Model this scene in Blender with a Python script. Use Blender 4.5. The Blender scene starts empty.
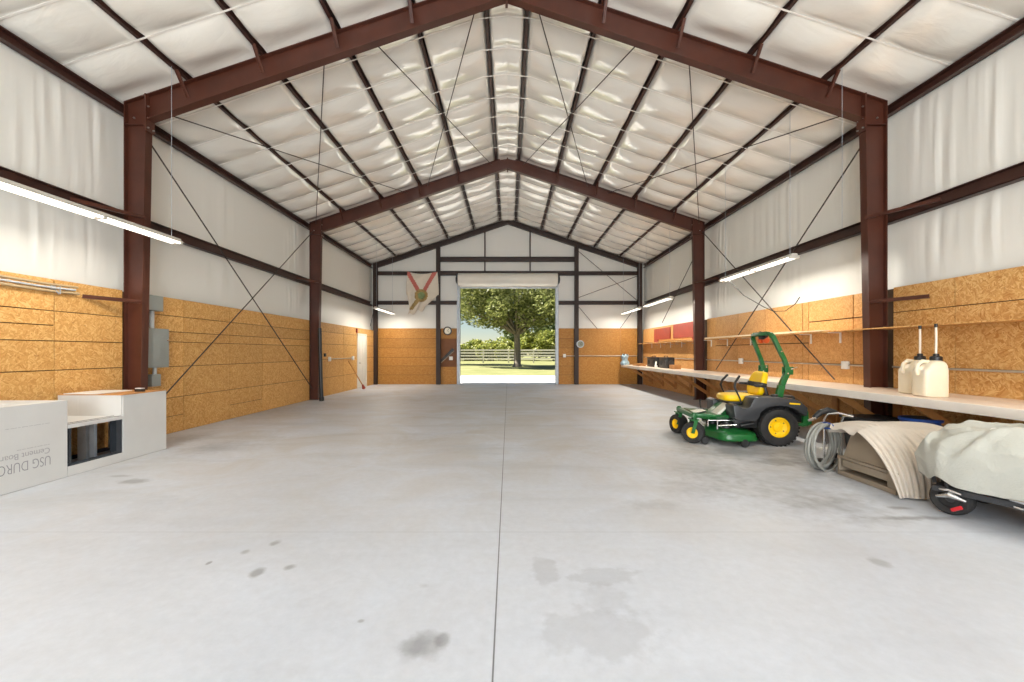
import bpy, bmesh, math, random
from mathutils import Vector, Matrix, noise
PI = math.pi
random.seed(7)
C = bpy.context.scene.collection
sc = bpy.context.scene

# ------------------------------------------------------------------ materials
def nt(name):
    m = bpy.data.materials.new(name); m.use_nodes = True
    t = m.node_tree
    return m, t, t.nodes['Principled BSDF']

def N(t, typ, **kw):
    n = t.nodes.new(typ)
    for k, v in kw.items():
        if k.startswith('_'):
            setattr(n, k[1:], v)
        else:
            n.inputs[k.replace('__', ' ')].default_value = v
    return n

def L(t, a, b): t.links.new(a, b)

def ramp(t, fac, stops):
    r = t.nodes.new('ShaderNodeValToRGB')
    e = r.color_ramp.elements
    while len(e) < len(stops): e.new(0.5)
    for i, (p, c) in enumerate(stops):
        e[i].position = p; e[i].color = (*c, 1) if len(c) == 3 else c
    L(t, fac, r.inputs[0])
    return r.outputs[0]

def srgb(r, g, b):
    f = lambda c: (c/255/12.92) if c/255 <= .04045 else ((c/255+.055)/1.055)**2.4
    return (f(r), f(g), f(b))

def simple(name, col, rough=.5, metal=0, var=.06, scale=6, bump=0, bscale=40, spec=.5, coords='Object'):
    """base colour with a little procedural mottling and optional fine bump"""
    m, t, b = nt(name)
    tc = t.nodes.new('ShaderNodeTexCoord')
    n = N(t, 'ShaderNodeTexNoise', Scale=scale, Detail=4.0)
    L(t, tc.outputs[coords], n.inputs['Vector'])
    lo = tuple(c*(1-var) for c in col); hi = tuple(min(1, c*(1+var)) for c in col)
    L(t, ramp(t, n.outputs['Fac'], [(.3, lo), (.7, hi)]), b.inputs['Base Color'])
    b.inputs['Roughness'].default_value = rough
    b.inputs['Metallic'].default_value = metal
    b.inputs['Specular IOR Level'].default_value = spec
    if bump:
        n2 = N(t, 'ShaderNodeTexNoise', Scale=bscale, Detail=3.0)
        L(t, tc.outputs[coords], n2.inputs['Vector'])
        bp = N(t, 'ShaderNodeBump', Strength=bump, Distance=.02)
        L(t, n2.outputs['Fac'], bp.inputs['Height']); L(t, bp.outputs[0], b.inputs['Normal'])
    return m

def glow(name, col, strength):
    m, t, b = nt(name)
    b.inputs['Base Color'].default_value = (*col, 1)
    b.inputs['Emission Color'].default_value = (*col, 1)
    b.inputs['Emission Strength'].default_value = strength
    return m

def insulation(name, col, stretch, bump=.35, rough=.38):
    """white vinyl-faced insulation: satin, finely wrinkled"""
    m, t, b = nt(name)
    tc = t.nodes.new('ShaderNodeTexCoord')
    mp = N(t, 'ShaderNodeMapping', Scale=stretch); L(t, tc.outputs['Object'], mp.inputs[0])
    n = N(t, 'ShaderNodeTexNoise', Scale=1.6, Detail=3.0, Distortion=1.2); L(t, mp.outputs[0], n.inputs['Vector'])
    n3 = N(t, 'ShaderNodeTexNoise', Scale=.35, Detail=2.0); L(t, tc.outputs['Object'], n3.inputs['Vector'])
    L(t, ramp(t, n3.outputs['Fac'], [(.3, tuple(c*.96 for c in col)), (.7, col)]), b.inputs['Base Color'])
    bp = N(t, 'ShaderNodeBump', Strength=bump, Distance=.035)
    L(t, n.outputs['Fac'], bp.inputs['Height']); L(t, bp.outputs[0], b.inputs['Normal'])
    b.inputs['Roughness'].default_value = rough
    b.inputs['Specular IOR Level'].default_value = .8
    return m

def osb(name, dark, mid, light, fleck, rough=.6, contrast=1.0):
    """oriented strand board: two layers of stretched strands, dark flecks, tone varies board to board"""
    m, t, b = nt(name)
    tc = t.nodes.new('ShaderNodeTexCoord')
    geo = t.nodes.new('ShaderNodeNewGeometry')
    rnd = N(t, 'ShaderNodeVectorMath', _operation='SCALE'); 
    cx = t.nodes.new('ShaderNodeCombineXYZ')
    for i in range(3): L(t, geo.outputs['Random Per Island'], cx.inputs[i])
    L(t, cx.outputs[0], rnd.inputs[0]); rnd.inputs['Scale'].default_value = 37.0
    add = N(t, 'ShaderNodeVectorMath', _operation='ADD')
    L(t, tc.outputs['Object'], add.inputs[0]); L(t, rnd.outputs[0], add.inputs[1])
    wob = N(t, 'ShaderNodeTexNoise', Scale=5.0, Detail=2.0); L(t, add.outputs[0], wob.inputs['Vector'])
    w2 = N(t, 'ShaderNodeVectorMath', _operation='SCALE'); L(t, wob.outputs['Color'], w2.inputs[0]); w2.inputs['Scale'].default_value = .12
    add2 = N(t, 'ShaderNodeVectorMath', _operation='ADD'); L(t, add.outputs[0], add2.inputs[0]); L(t, w2.outputs[0], add2.inputs[1])
    outs = []
    for rx in (.55, -.75, 1.75):
        mr_ = N(t, 'ShaderNodeMapping', Rotation=(rx, 0, rx*.6)); L(t, add2.outputs[0], mr_.inputs[0])
        mp = N(t, 'ShaderNodeMapping', Scale=(18, 13, 62)); L(t, mr_.outputs[0], mp.inputs[0])
        v = N(t, 'ShaderNodeTexVoronoi', Scale=1.0, Randomness=1.0); L(t, mp.outputs[0], v.inputs['Vector'])
        sp = t.nodes.new('ShaderNodeSeparateColor'); L(t, v.outputs['Color'], sp.inputs[0]); outs.append(sp)
    # patches of strands lie in different directions, one over another
    pick = N(t, 'ShaderNodeTexNoise', Scale=14.0, Detail=2.0); L(t, add.outputs[0], pick.inputs['Vector'])
    fac = outs[0].outputs[0]
    for q, thr in ((1, .47), (2, .56)):
        st = N(t, 'ShaderNodeMath', _operation='GREATER_THAN'); L(t, pick.outputs['Fac'], st.inputs[0]); st.inputs[1].default_value = thr
        mxf = N(t, 'ShaderNodeMix', _data_type='FLOAT'); L(t, st.outputs[0], mxf.inputs[0]); L(t, fac, mxf.inputs[2]); L(t, outs[q].outputs[0], mxf.inputs[3])
        fac = mxf.outputs[0]
    col = ramp(t, fac, [(.0, dark), (.5, mid), (1.0, light)])
    # dark knots and flecks
    mp = N(t, 'ShaderNodeMapping', Scale=(9, 16, 16)); L(t, add2.outputs[0], mp.inputs[0])
    nf = N(t, 'ShaderNodeTexNoise', Scale=1.0, Detail=4.0, Roughness=.65); L(t, mp.outputs[0], nf.inputs['Vector'])
    ff = ramp(t, nf.outputs['Fac'], [(.64, (0, 0, 0)), (.76, (.8, .8, .8))])
    mix = N(t, 'ShaderNodeMix', _data_type='RGBA'); L(t, ff, mix.inputs['Factor']); L(t, col, mix.inputs['A'])
    mix.inputs['B'].default_value = (*fleck, 1)
    # board tone
    hs = t.nodes.new('ShaderNodeHueSaturation'); L(t, mix.outputs['Result'], hs.inputs['Color'])
    mr = N(t, 'ShaderNodeMapRange'); L(t, geo.outputs['Random Per Island'], mr.inputs[0]); mr.inputs[3].default_value = .9; mr.inputs[4].default_value = 1.08
    L(t, mr.outputs[0], hs.inputs['Value'])
    L(t, hs.outputs[0], b.inputs['Base Color'])
    b.inputs['Roughness'].default_value = rough
    b.inputs['Specular IOR Level'].default_value = .3
    bp = N(t, 'ShaderNodeBump', Strength=.15, Distance=.01); L(t, fac, bp.inputs['Height']); L(t, bp.outputs[0], b.inputs['Normal'])
    return m

def concrete_floor():
    m, t, b = nt('polished_concrete')
    tc = t.nodes.new('ShaderNodeTexCoord')
    P = tc.outputs['Object']
    n1 = N(t, 'ShaderNodeTexNoise', Scale=.45, Detail=6.0, Roughness=.6, Distortion=.6); L(t, P, n1.inputs['Vector'])
    n2 = N(t, 'ShaderNodeTexNoise', Scale=14.0, Detail=6.0, Roughness=.7); L(t, P, n2.inputs['Vector'])
    col = ramp(t, n1.outputs['Fac'], [(.28, srgb(188, 193, 202)), (.5, srgb(197, 202, 211)), (.75, srgb(204, 209, 218))])
    c2 = ramp(t, n2.outputs['Fac'], [(.25, (.9, .9, .9)), (.75, (1.04, 1.04, 1.04))])
    mx = N(t, 'ShaderNodeMix', _data_type='RGBA', _blend_type='MULTIPLY'); mx.inputs['Factor'].default_value = 1
    L(t, col, mx.inputs['A']); L(t, c2, mx.inputs['B'])
    cur = mx.outputs['Result']
    # wear streaks running across the slab
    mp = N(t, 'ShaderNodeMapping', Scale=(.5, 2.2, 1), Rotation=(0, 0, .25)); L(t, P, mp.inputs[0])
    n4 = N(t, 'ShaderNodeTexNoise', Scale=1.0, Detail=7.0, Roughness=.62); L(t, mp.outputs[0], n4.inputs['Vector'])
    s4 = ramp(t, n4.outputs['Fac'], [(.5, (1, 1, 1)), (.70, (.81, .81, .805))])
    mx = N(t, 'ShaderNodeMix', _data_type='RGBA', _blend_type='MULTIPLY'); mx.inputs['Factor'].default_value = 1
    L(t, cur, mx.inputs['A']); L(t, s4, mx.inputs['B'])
    # streaks fade near the front of the slab, tan mottling grows further in
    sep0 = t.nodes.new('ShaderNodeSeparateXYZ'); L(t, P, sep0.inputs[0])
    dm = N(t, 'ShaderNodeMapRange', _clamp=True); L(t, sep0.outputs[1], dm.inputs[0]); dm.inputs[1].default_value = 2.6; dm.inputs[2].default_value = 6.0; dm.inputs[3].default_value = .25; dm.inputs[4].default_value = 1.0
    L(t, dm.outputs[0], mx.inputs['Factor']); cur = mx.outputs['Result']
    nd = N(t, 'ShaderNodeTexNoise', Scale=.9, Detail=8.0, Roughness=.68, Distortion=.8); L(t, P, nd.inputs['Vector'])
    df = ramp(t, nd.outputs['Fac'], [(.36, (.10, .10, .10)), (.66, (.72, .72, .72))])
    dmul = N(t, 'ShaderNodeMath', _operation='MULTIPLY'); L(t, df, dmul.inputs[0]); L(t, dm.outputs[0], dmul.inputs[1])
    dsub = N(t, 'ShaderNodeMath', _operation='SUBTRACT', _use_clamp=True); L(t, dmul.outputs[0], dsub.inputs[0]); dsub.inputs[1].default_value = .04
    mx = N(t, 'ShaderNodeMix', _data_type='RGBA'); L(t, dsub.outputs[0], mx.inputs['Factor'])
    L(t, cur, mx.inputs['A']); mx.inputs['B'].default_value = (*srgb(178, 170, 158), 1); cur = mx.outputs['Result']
    wob = N(t, 'ShaderNodeTexNoise', Scale=7.0, Detail=4.0); L(t, P, wob.inputs['Vector'])
    sep = t.nodes.new('ShaderNodeSeparateXYZ'); L(t, P, sep.inputs[0])
    def M(op, a, bb=None, c=None):
        n = N(t, 'ShaderNodeMath', _operation=op)
        for i, v in enumerate((a, bb, c)):
            if v is None: continue
            if isinstance(v, (int, float)): n.inputs[i].default_value = v
            else: L(t, v, n.inputs[i])
        return n.outputs[0]
    w = M('SUBTRACT', wob.outputs['Fac'], .5)
    # spills and stains: x, y, half-sizes, darkness
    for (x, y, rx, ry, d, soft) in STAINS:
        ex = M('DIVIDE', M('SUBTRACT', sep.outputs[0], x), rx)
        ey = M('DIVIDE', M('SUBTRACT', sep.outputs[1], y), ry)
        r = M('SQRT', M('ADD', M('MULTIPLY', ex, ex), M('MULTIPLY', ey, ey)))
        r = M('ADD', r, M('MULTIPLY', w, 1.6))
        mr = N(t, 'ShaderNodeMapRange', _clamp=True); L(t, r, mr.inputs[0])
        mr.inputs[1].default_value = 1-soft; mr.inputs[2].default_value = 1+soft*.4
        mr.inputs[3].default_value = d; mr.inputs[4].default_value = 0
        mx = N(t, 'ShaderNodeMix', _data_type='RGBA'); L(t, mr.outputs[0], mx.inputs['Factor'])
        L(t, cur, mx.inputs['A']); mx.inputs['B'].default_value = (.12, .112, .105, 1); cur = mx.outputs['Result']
    # control joints cut into the slab
    def joint(coord, pos, half, dark):
        nonlocal cur
        dd = M('ABSOLUTE', M('SUBTRACT', coord, pos))
        mr = N(t, 'ShaderNodeMapRange', _clamp=True); L(t, dd, mr.inputs[0])
        mr.inputs[1].default_value = half*.5; mr.inputs[2].default_value = half; mr.inputs[3].default_value = dark; mr.inputs[4].default_value = 0
        mx = N(t, 'ShaderNodeMix', _data_type='RGBA'); L(t, mr.outputs[0], mx.inputs['Factor'])
        L(t, cur, mx.inputs['A']); mx.inputs['B'].default_value = (.05, .05, .05, 1); cur = mx.outputs['Result']
    joint(sep.outputs[0], -.07, .0055, .8)
    joint(sep.outputs[1], 3.36, .010, .13)
    joint(sep.outputs[1], 9.6, .02, .25)
    joint(sep.outputs[1], 15.7, .025, .25)
    L(t, cur, b.inputs['Base Color'])
    rr = ramp(t, n1.outputs['Fac'], [(.3, (.44, .44, .44)), (.7, (.60, .60, .60))]); L(t, rr, b.inputs['Roughness'])
    bp = N(t, 'ShaderNodeBump', Strength=.06, Distance=.01); L(t, n2.outputs['Fac'], bp.inputs['Height']); L(t, bp.outputs[0], b.inputs['Normal'])
    return m

def fl(px, py): # helper used for the stain list: photo pixel on the slab -> metres
    Y = 1.44*420/(py-352); return ((px-508.5)*Y/420, Y)
STAINS = []
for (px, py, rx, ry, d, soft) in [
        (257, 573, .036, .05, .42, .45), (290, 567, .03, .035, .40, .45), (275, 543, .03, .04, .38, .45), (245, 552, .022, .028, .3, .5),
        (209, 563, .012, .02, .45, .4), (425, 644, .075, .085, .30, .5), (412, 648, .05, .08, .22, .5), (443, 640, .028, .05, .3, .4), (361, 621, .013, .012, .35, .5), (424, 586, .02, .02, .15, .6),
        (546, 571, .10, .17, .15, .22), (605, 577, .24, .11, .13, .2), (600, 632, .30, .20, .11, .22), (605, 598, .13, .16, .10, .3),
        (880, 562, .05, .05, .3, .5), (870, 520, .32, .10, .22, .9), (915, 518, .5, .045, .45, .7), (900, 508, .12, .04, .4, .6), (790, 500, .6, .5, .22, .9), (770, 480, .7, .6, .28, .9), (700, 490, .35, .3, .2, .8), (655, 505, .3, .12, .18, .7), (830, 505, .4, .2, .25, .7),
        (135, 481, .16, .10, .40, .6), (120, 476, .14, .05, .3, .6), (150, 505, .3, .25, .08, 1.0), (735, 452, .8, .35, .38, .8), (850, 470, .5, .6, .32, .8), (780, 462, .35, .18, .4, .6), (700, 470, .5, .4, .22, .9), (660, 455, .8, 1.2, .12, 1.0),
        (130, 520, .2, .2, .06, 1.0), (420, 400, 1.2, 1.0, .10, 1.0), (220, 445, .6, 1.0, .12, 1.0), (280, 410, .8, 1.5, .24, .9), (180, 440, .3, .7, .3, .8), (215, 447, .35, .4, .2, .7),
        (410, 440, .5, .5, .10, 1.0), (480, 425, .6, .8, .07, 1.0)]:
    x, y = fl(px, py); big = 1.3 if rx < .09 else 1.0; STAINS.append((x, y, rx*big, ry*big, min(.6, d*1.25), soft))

M = {}
M['steel'] = simple('red_oxide_steel', (.068, .0178, .0088), .42, 0, .18, 2.5, .04, 60)
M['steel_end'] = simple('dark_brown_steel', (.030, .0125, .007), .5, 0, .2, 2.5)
M['steel_shaded'] = simple('red_oxide_steel_shaded', (.046, .0155, .0105), .45, 0, .2, 2.5, .04, 60)  # same red-oxide paint with the shade of recessed purlins put into the colour
M['rod'] = simple('dark_steel_rod', (.06, .045, .04), .45, .4, .2, 4)
M['bolt'] = simple('zinc_bolt', (.45, .43, .4), .35, .9, .1, 30)
M['ceil'] = insulation('white_vinyl_insulation_roof', (.85, .83, .77), (1.1, 2.2, 1.1), .25, .20)
b_ = M['ceil'].node_tree.nodes['Principled BSDF']; b_.inputs['Coat Weight'].default_value = 1.0; b_.inputs['Coat Roughness'].default_value = .16; b_.inputs['Coat IOR'].default_value = 1.6
M['wallins'] = insulation('white_vinyl_insulation_wall', (.80, .785, .735), (2.2, 2.2, .25), .12, .42)
M['strap'] = simple('white_strap', (.86, .83, .78), .4, 0, .05, 8)
M['roof'] = simple('roof_sheet', (.6, .6, .58), .5)
M['siding'] = simple('outer_siding', (.6, .58, .53), .5)
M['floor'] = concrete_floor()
M['osb'] = osb('strand_board', srgb(188, 136, 72), srgb(206, 156, 90), srgb(221, 177, 114), srgb(138, 88, 42))
M['osb_r'] = osb('strand_board_workbench_wall', srgb(182, 126, 64), srgb(206, 156, 92), srgb(222, 180, 120), srgb(136, 86, 40))
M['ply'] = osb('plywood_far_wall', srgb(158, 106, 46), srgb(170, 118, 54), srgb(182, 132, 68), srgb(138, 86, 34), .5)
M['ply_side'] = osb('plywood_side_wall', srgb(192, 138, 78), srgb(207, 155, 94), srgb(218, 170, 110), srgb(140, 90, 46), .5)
M['dark_gap'] = simple('dark_backing', (.06, .03, .012), .9)
M['cement'] = simple('cement_board', srgb(201, 201, 199), .75, 0, .03, 3, .08, 90)
M['print'] = simple('grey_print', srgb(140, 140, 143), .8)
M['print_faint'] = simple('faint_grey_print', srgb(160, 160, 162), .8)
M['galv'] = simple('galvanised_steel', srgb(170, 176, 184), .4, .35, .10, 9)
M['galv_dark'] = simple('galvanised_track', srgb(70, 76, 84), .42, .7, .12, 9)
M['greybox'] = simple('grey_enamel', srgb(136, 140, 136), .4, 0, .03, 5)
M['pvc'] = simple('grey_pvc', srgb(178, 182, 184), .4)
M['emt'] = simple('conduit', srgb(190, 184, 172), .35, .5)
M['tanpipe'] = simple('tan_pipe', srgb(172, 148, 112), .45)
M['white'] = simple('white_paint', srgb(232, 230, 224), .4, 0, .03, 4)
M['housing'] = simple('lamp_housing', srgb(196, 192, 182), .45, 0, .03, 4)
M['offwhite'] = simple('white_door_paint', srgb(222, 218, 208), .45, 0, .03, 2)
M['bench'] = simple('painted_bench_edge', srgb(232, 225, 216), .5, 0, .05, 3)
M['benchtop'] = simple('worn_bench_top', srgb(226, 206, 186), .5, 0, .08, 2.5)
M['lumber'] = simple('pine_lumber', srgb(182, 128, 72), .6, 0, .12, 7, .08, 50)
M['paleboard'] = simple('pale_board', srgb(228, 208, 172), .55, 0, .06, 4)
M['redboard'] = simple('red_painted_board', srgb(150, 58, 40), .55, 0, .10, 5)
M['black'] = simple('black_plastic', (.014, .014, .015), .42, 0, .2, 8)
M['rubber'] = simple('tyre_rubber', (.02, .019, .019), .75, 0, .25, 20, .2, 60)
M['char'] = simple('charcoal_plastic', (.036, .038, .042), .45, 0, .12, 6)
M['green'] = simple('tractor_green', srgb(24, 98, 44), .32, 0, .06, 5)
M['green_dark'] = simple('tractor_green_worn', srgb(34, 84, 44), .5, 0, .25, 9)
M['yellow'] = simple('tractor_yellow', srgb(252, 206, 10), .38, 0, .04, 6)
M['decal'] = simple('pale_decal', srgb(222, 220, 205), .5, 0, .08, 30)
M['chrome'] = simple('bright_metal', (.75, .75, .75), .18, 1, .05, 10)
M['orange'] = simple('orange_plastic', srgb(222, 92, 36), .45)
M['red'] = simple('red_plastic', srgb(205, 40, 48), .4)
M['canvas'] = simple('beige_canvas', srgb(198, 188, 175), .85, 0, .05, 5, .25, 120)
M['cover'] = simple('pale_grey_green_cover', srgb(180, 180, 171), .7, 0, .05, 3, .2, 60)
M['tan'] = simple('tan_plastic', srgb(140, 127, 110), .5, 0, .05, 4)
M['hose'] = simple('grey_hose', srgb(138, 138, 132), .5, 0, .08, 9)
M['blue'] = simple('blue_plastic', srgb(32, 72, 150), .3, 0, .08, 5)
M['jug'] = simple('cream_translucent_jug', srgb(234, 222, 198), .4, 0, .04, 6)
M['jug'].node_tree.nodes['Principled BSDF'].inputs['Subsurface Weight'].default_value = .25
M['jug'].node_tree.nodes['Principled BSDF'].inputs['Subsurface Radius'].default_value = (.06, .05, .03)
M['hosewhite'] = simple('milky_tube', srgb(226, 214, 196), .4)
M['tube'] = glow('lamp_tube', (1.0, .95, .86), 1.6)
M['dial'] = simple('dial_face', srgb(226, 220, 200), .4, 0, .03, 20)
M['gauge'] = simple('grey_green_dial', srgb(130, 136, 120), .4, 0, .1, 20)
M['flagwhite'] = simple('flag_cloth', srgb(216, 206, 190), .85, 0, .05, 5)
M['flagred'] = simple('flag_red_cloth', srgb(188, 104, 94), .85, 0, .06, 6)
M['flagseal'] = simple('flag_seal_gold', srgb(160, 134, 84), .85, 0, .35, 22)
M['flaggreen'] = simple('flag_seal_green', srgb(122, 138, 92), .85, 0, .3, 22)
M['concrete_out'] = simple('apron_concrete', (.72, .71, .68), .8, 0, .05, 1.2)
M['bark'] = simple('oak_bark', srgb(116, 106, 94), .9, 0, .25, 4, .5, 10)
M['fence'] = simple('white_fence', srgb(205, 200, 188), .6)
M['darkply'] = simple('dark_stained_board', srgb(112, 66, 30), .6, 0, .15, 5)
M['bluegrey'] = simple('blue_white_wrapper', srgb(150, 176, 190), .4, 0, .3, 14)

def leafmat(name, lo, hi):
    m, t, b = nt(name)
    geo = t.nodes.new('ShaderNodeNewGeometry')
    L(t, ramp(t, geo.outputs['Random Per Island'], [(0, lo), (1, hi)]), b.inputs['Base Color'])
    b.inputs['Roughness'].default_value = .45
    tr = t.nodes.new('ShaderNodeBsdfTranslucent')
    L(t, b.inputs['Base Color'].links[0].from_socket, tr.inputs[0])
    mix = t.nodes.new('ShaderNodeMixShader'); mix.inputs[0].default_value = .45
    L(t, b.outputs[0], mix.inputs[1]); L(t, tr.outputs[0], mix.inputs[2])
    L(t, mix.outputs[0], t.nodes['Material Output'].inputs[0])
    return m
M['leaf_oak'] = leafmat('oak_leaves', srgb(78, 92, 44), srgb(172, 174, 112))
M['leaf_bush'] = leafmat('bush_leaves', srgb(96, 112, 44), srgb(176, 176, 90))
M['leaf_dark'] = leafmat('far_tree_leaves', srgb(64, 82, 46), srgb(118, 130, 78))

def lawnmat():
    m, t, b = nt('lawn_grass')
    tc = t.nodes.new('ShaderNodeTexCoord')
    n = N(t, 'ShaderNodeTexNoise', Scale=.35, Detail=8.0, Roughness=.7); L(t, tc.outputs['Object'], n.inputs['Vector'])
    L(t, ramp(t, n.outputs['Fac'], [(.3, srgb(104, 110, 58)), (.55, srgb(128, 128, 80)), (.75, srgb(150, 142, 108))]), b.inputs['Base Color'])
    b.inputs['Roughness'].default_value = .95
    return m
M['lawn'] = lawnmat()

# ------------------------------------------------------------------ object helpers
W = {}
def setp(o, label, cat, group=None):
    o['label'] = label; o['category'] = cat
    if group: o['group'] = group
    return o

def thing(name, label, cat, loc=(0, 0, 0), rotz=0, group=None):
    o = bpy.data.objects.new(name, None); C.objects.link(o)
    o.empty_display_size = .1
    o.location = loc; o.rotation_euler = (0, 0, rotz)
    W[o.name] = Matrix.Translation(Vector(loc)) @ Matrix.Rotation(rotz, 4, 'Z')
    return setp(o, label, cat, group)

class MB:
    """collects shapes (in world coordinates unless built with local=True) into ONE mesh"""
    def __init__(s): s.v = []; s.f = []; s.mi = []; s.cur = 0
    def add(s, vs, fs, X=None):
        n = len(s.v)
        s.v += [tuple(X @ Vector(p)) if X else tuple(p) for p in vs]
        s.f += [tuple(i+n for i in f) for f in fs]; s.mi += [s.cur]*len(fs)
        return s
    def box(s, x0, x1, y0, y1, z0, z1, X=None):
        return s.add([(x0,y0,z0),(x1,y0,z0),(x1,y1,z0),(x0,y1,z0),(x0,y0,z1),(x1,y0,z1),(x1,y1,z1),(x0,y1,z1)],
                     [(0,3,2,1),(4,5,6,7),(0,1,5,4),(1,2,6,5),(2,3,7,6),(3,0,4,7)], X)
    def bar(s, a, b, w, h, up=(0, 0, 1)):
        """rectangular bar from a to b, w across, h along up"""
        a, b = Vector(a), Vector(b); d = (b-a); l = d.length; d.normalize()
        u = Vector(up); r = d.cross(u); r.normalize(); u = r.cross(d)
        X = Matrix((r, d, u)).transposed().to_4x4(); X.translation = a
        return s.box(-w/2, w/2, 0, l, -h/2, h/2, X)
    def tube(s, pts, r, seg=10, closed=False, caps=True):
        pts = [Vector(p) for p in pts]; n = len(pts); rings = []; ref = None
        vs = []; fs = []
        for i, p in enumerate(pts):
            if closed: d = pts[(i+1) % n]-pts[i-1]
            else: d = pts[min(i+1, n-1)]-pts[max(i-1, 0)]
            d.normalize()
            if ref is None:
                ref = Vector((0, 0, 1)) if abs(d.z) < .9 else Vector((1, 0, 0))
            a = ref - d*ref.dot(d); a.normalize(); ref = a; b = d.cross(a)
            rr = r[i] if isinstance(r, (list, tuple)) else r
            for k in range(seg):
                q = 2*PI*k/seg; vs.append(p+a*(rr*math.cos(q))+b*(rr*math.sin(q)))
        m = n if closed else n-1
        for i in range(m):
            for k in range(seg):
                j = (i+1) % n; k2 = (k+1) % seg
                fs.append((i*seg+k, i*seg+k2, j*seg+k2, j*seg+k))
        if caps and not closed:
            fs.append(tuple(reversed(range(seg)))); fs.append(tuple((n-1)*seg+k for k in range(seg)))
        return s.add(vs, fs)
    def lathe(s, prof, X=None, seg=28):
        """profile [(r, h)...] revolved about local Z"""
        vs = []; fs = []; n = len(prof)
        for k in range(seg):
            q = 2*PI*k/seg
            for (r, h) in prof: vs.append((r*math.cos(q), r*math.sin(q), h))
        for k in range(seg):
            k2 = (k+1) % seg
            for i in range(n-1):
                fs.append((k*n+i, k2*n+i, k2*n+i+1, k*n+i+1))
        return s.add(vs, fs, X)
    def prism(s, poly, lo, hi, axis='Y', X=None):
        """polygon extruded: axis Y: poly is (x,z); X: (y,z); Z: (x,y)"""
        def P(p, h):
            return {'Y': (p[0], h, p[1]), 'X': (h, p[0], p[1]), 'Z': (p[0], p[1], h)}[axis]
        n = len(poly)
        vs = [P(p, lo) for p in poly]+[P(p, hi) for p in poly]
        fs = [tuple(range(n)), tuple(reversed(range(n, 2*n)))]+[(i, n+i, n+(i+1) % n, (i+1) % n) for i in range(n)]
        return s.add(vs, fs, X)
    def grid(s, fn, nu, nv):
        vs = [fn(i/nu, j/nv) for j in range(nv+1) for i in range(nu+1)]
        fs = [(j*(nu+1)+i, j*(nu+1)+i+1, (j+1)*(nu+1)+i+1, (j+1)*(nu+1)+i) for j in range(nv) for i in range(nu)]
        return s.add(vs, fs)
    def build(s, name, mat, parent=None, bevel=0, smooth=True, ang=38, local=False, kind=None, flip=False, seg=2, origin=True, recalc=True, doubles=False):
        me = bpy.data.meshes.new(name)
        vs = [Vector(v) for v in s.v]
        off = Vector((0, 0, 0))
        if parent is not None:
            if not local:
                I = W[parent.name].inverted(); vs = [I @ v for v in vs]
        elif origin:
            lo = Vector([min(v[i] for v in vs) for i in range(3)]); hi = Vector([max(v[i] for v in vs) for i in range(3)])
            off = Vector(((lo.x+hi.x)/2, (lo.y+hi.y)/2, lo.z)); vs = [v-off for v in vs]
        me.from_pydata([tuple(v) for v in vs], [], s.f)
        mats = mat if isinstance(mat, (list, tuple)) else [mat]
        for m_ in mats: me.materials.append(m_)
        if len(mats) > 1: me.polygons.foreach_set('material_index', s.mi)
        bm = bmesh.new(); bm.from_mesh(me)
        if doubles: bmesh.ops.remove_doubles(bm, verts=bm.verts, dist=1e-5)
        if recalc: bmesh.ops.recalc_face_normals(bm, faces=bm.faces)
        if bevel:
            es = [e for e in bm.edges if len(e.link_faces) == 2 and e.calc_face_angle(0) > math.radians(30)]
            bmesh.ops.bevel(bm, geom=es, offset=bevel, segments=seg, profile=.6, affect='EDGES', clamp_overlap=True)
        if flip: bmesh.ops.reverse_faces(bm, faces=bm.faces)
        for f in bm.faces: f.smooth = smooth
        if smooth:
            for e in bm.edges:
                e.smooth = not (len(e.link_faces) == 2 and e.calc_face_angle(0) > math.radians(ang))
        bm.to_mesh(me); bm.free()
        o = bpy.data.objects.new(name, me); C.objects.link(o)
        if parent is not None:
            o.parent = parent; W[o.name] = W[parent.name].copy()
        else:
            o.location = off; W[o.name] = Matrix.Translation(off)
        if kind: o['kind'] = kind
        return o

def dup(root, loc, rotz=None, label=None):
    r = root.copy(); C.objects.link(r); r.location = loc
    if rotz is not None: r.rotation_euler = (0, 0, rotz)
    if label: r['label'] = label
    for ch in list(root.children):
        c = ch.copy(); C.objects.link(c); c.parent = r
        for g in ch.children:
            d = g.copy(); C.objects.link(d); d.parent = c
    return r

def Xf(loc, rx=0, ry=0, rz=0):
    return Matrix.Translation(Vector(loc)) @ Matrix.Rotation(rz, 4, 'Z') @ Matrix.Rotation(ry, 4, 'Y') @ Matrix.Rotation(rx, 4, 'X')

# ------------------------------------------------------------------ dimensions
CX, XL, XR = -.03, -6.13, 6.07
YB, YF = -5.5, 18.85
FRAMES = (6.6, 12.7)
SL = .334
def zc(x): return 5.30 + SL*(6.1-abs(x-CX))
PX = [.35, 1.49, 2.65, 3.81, 4.97]
# ------------------------------------------------------------------ the room shell
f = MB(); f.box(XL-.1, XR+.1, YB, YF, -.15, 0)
f.build('floor', M['floor'], kind='structure', origin=False)

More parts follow.
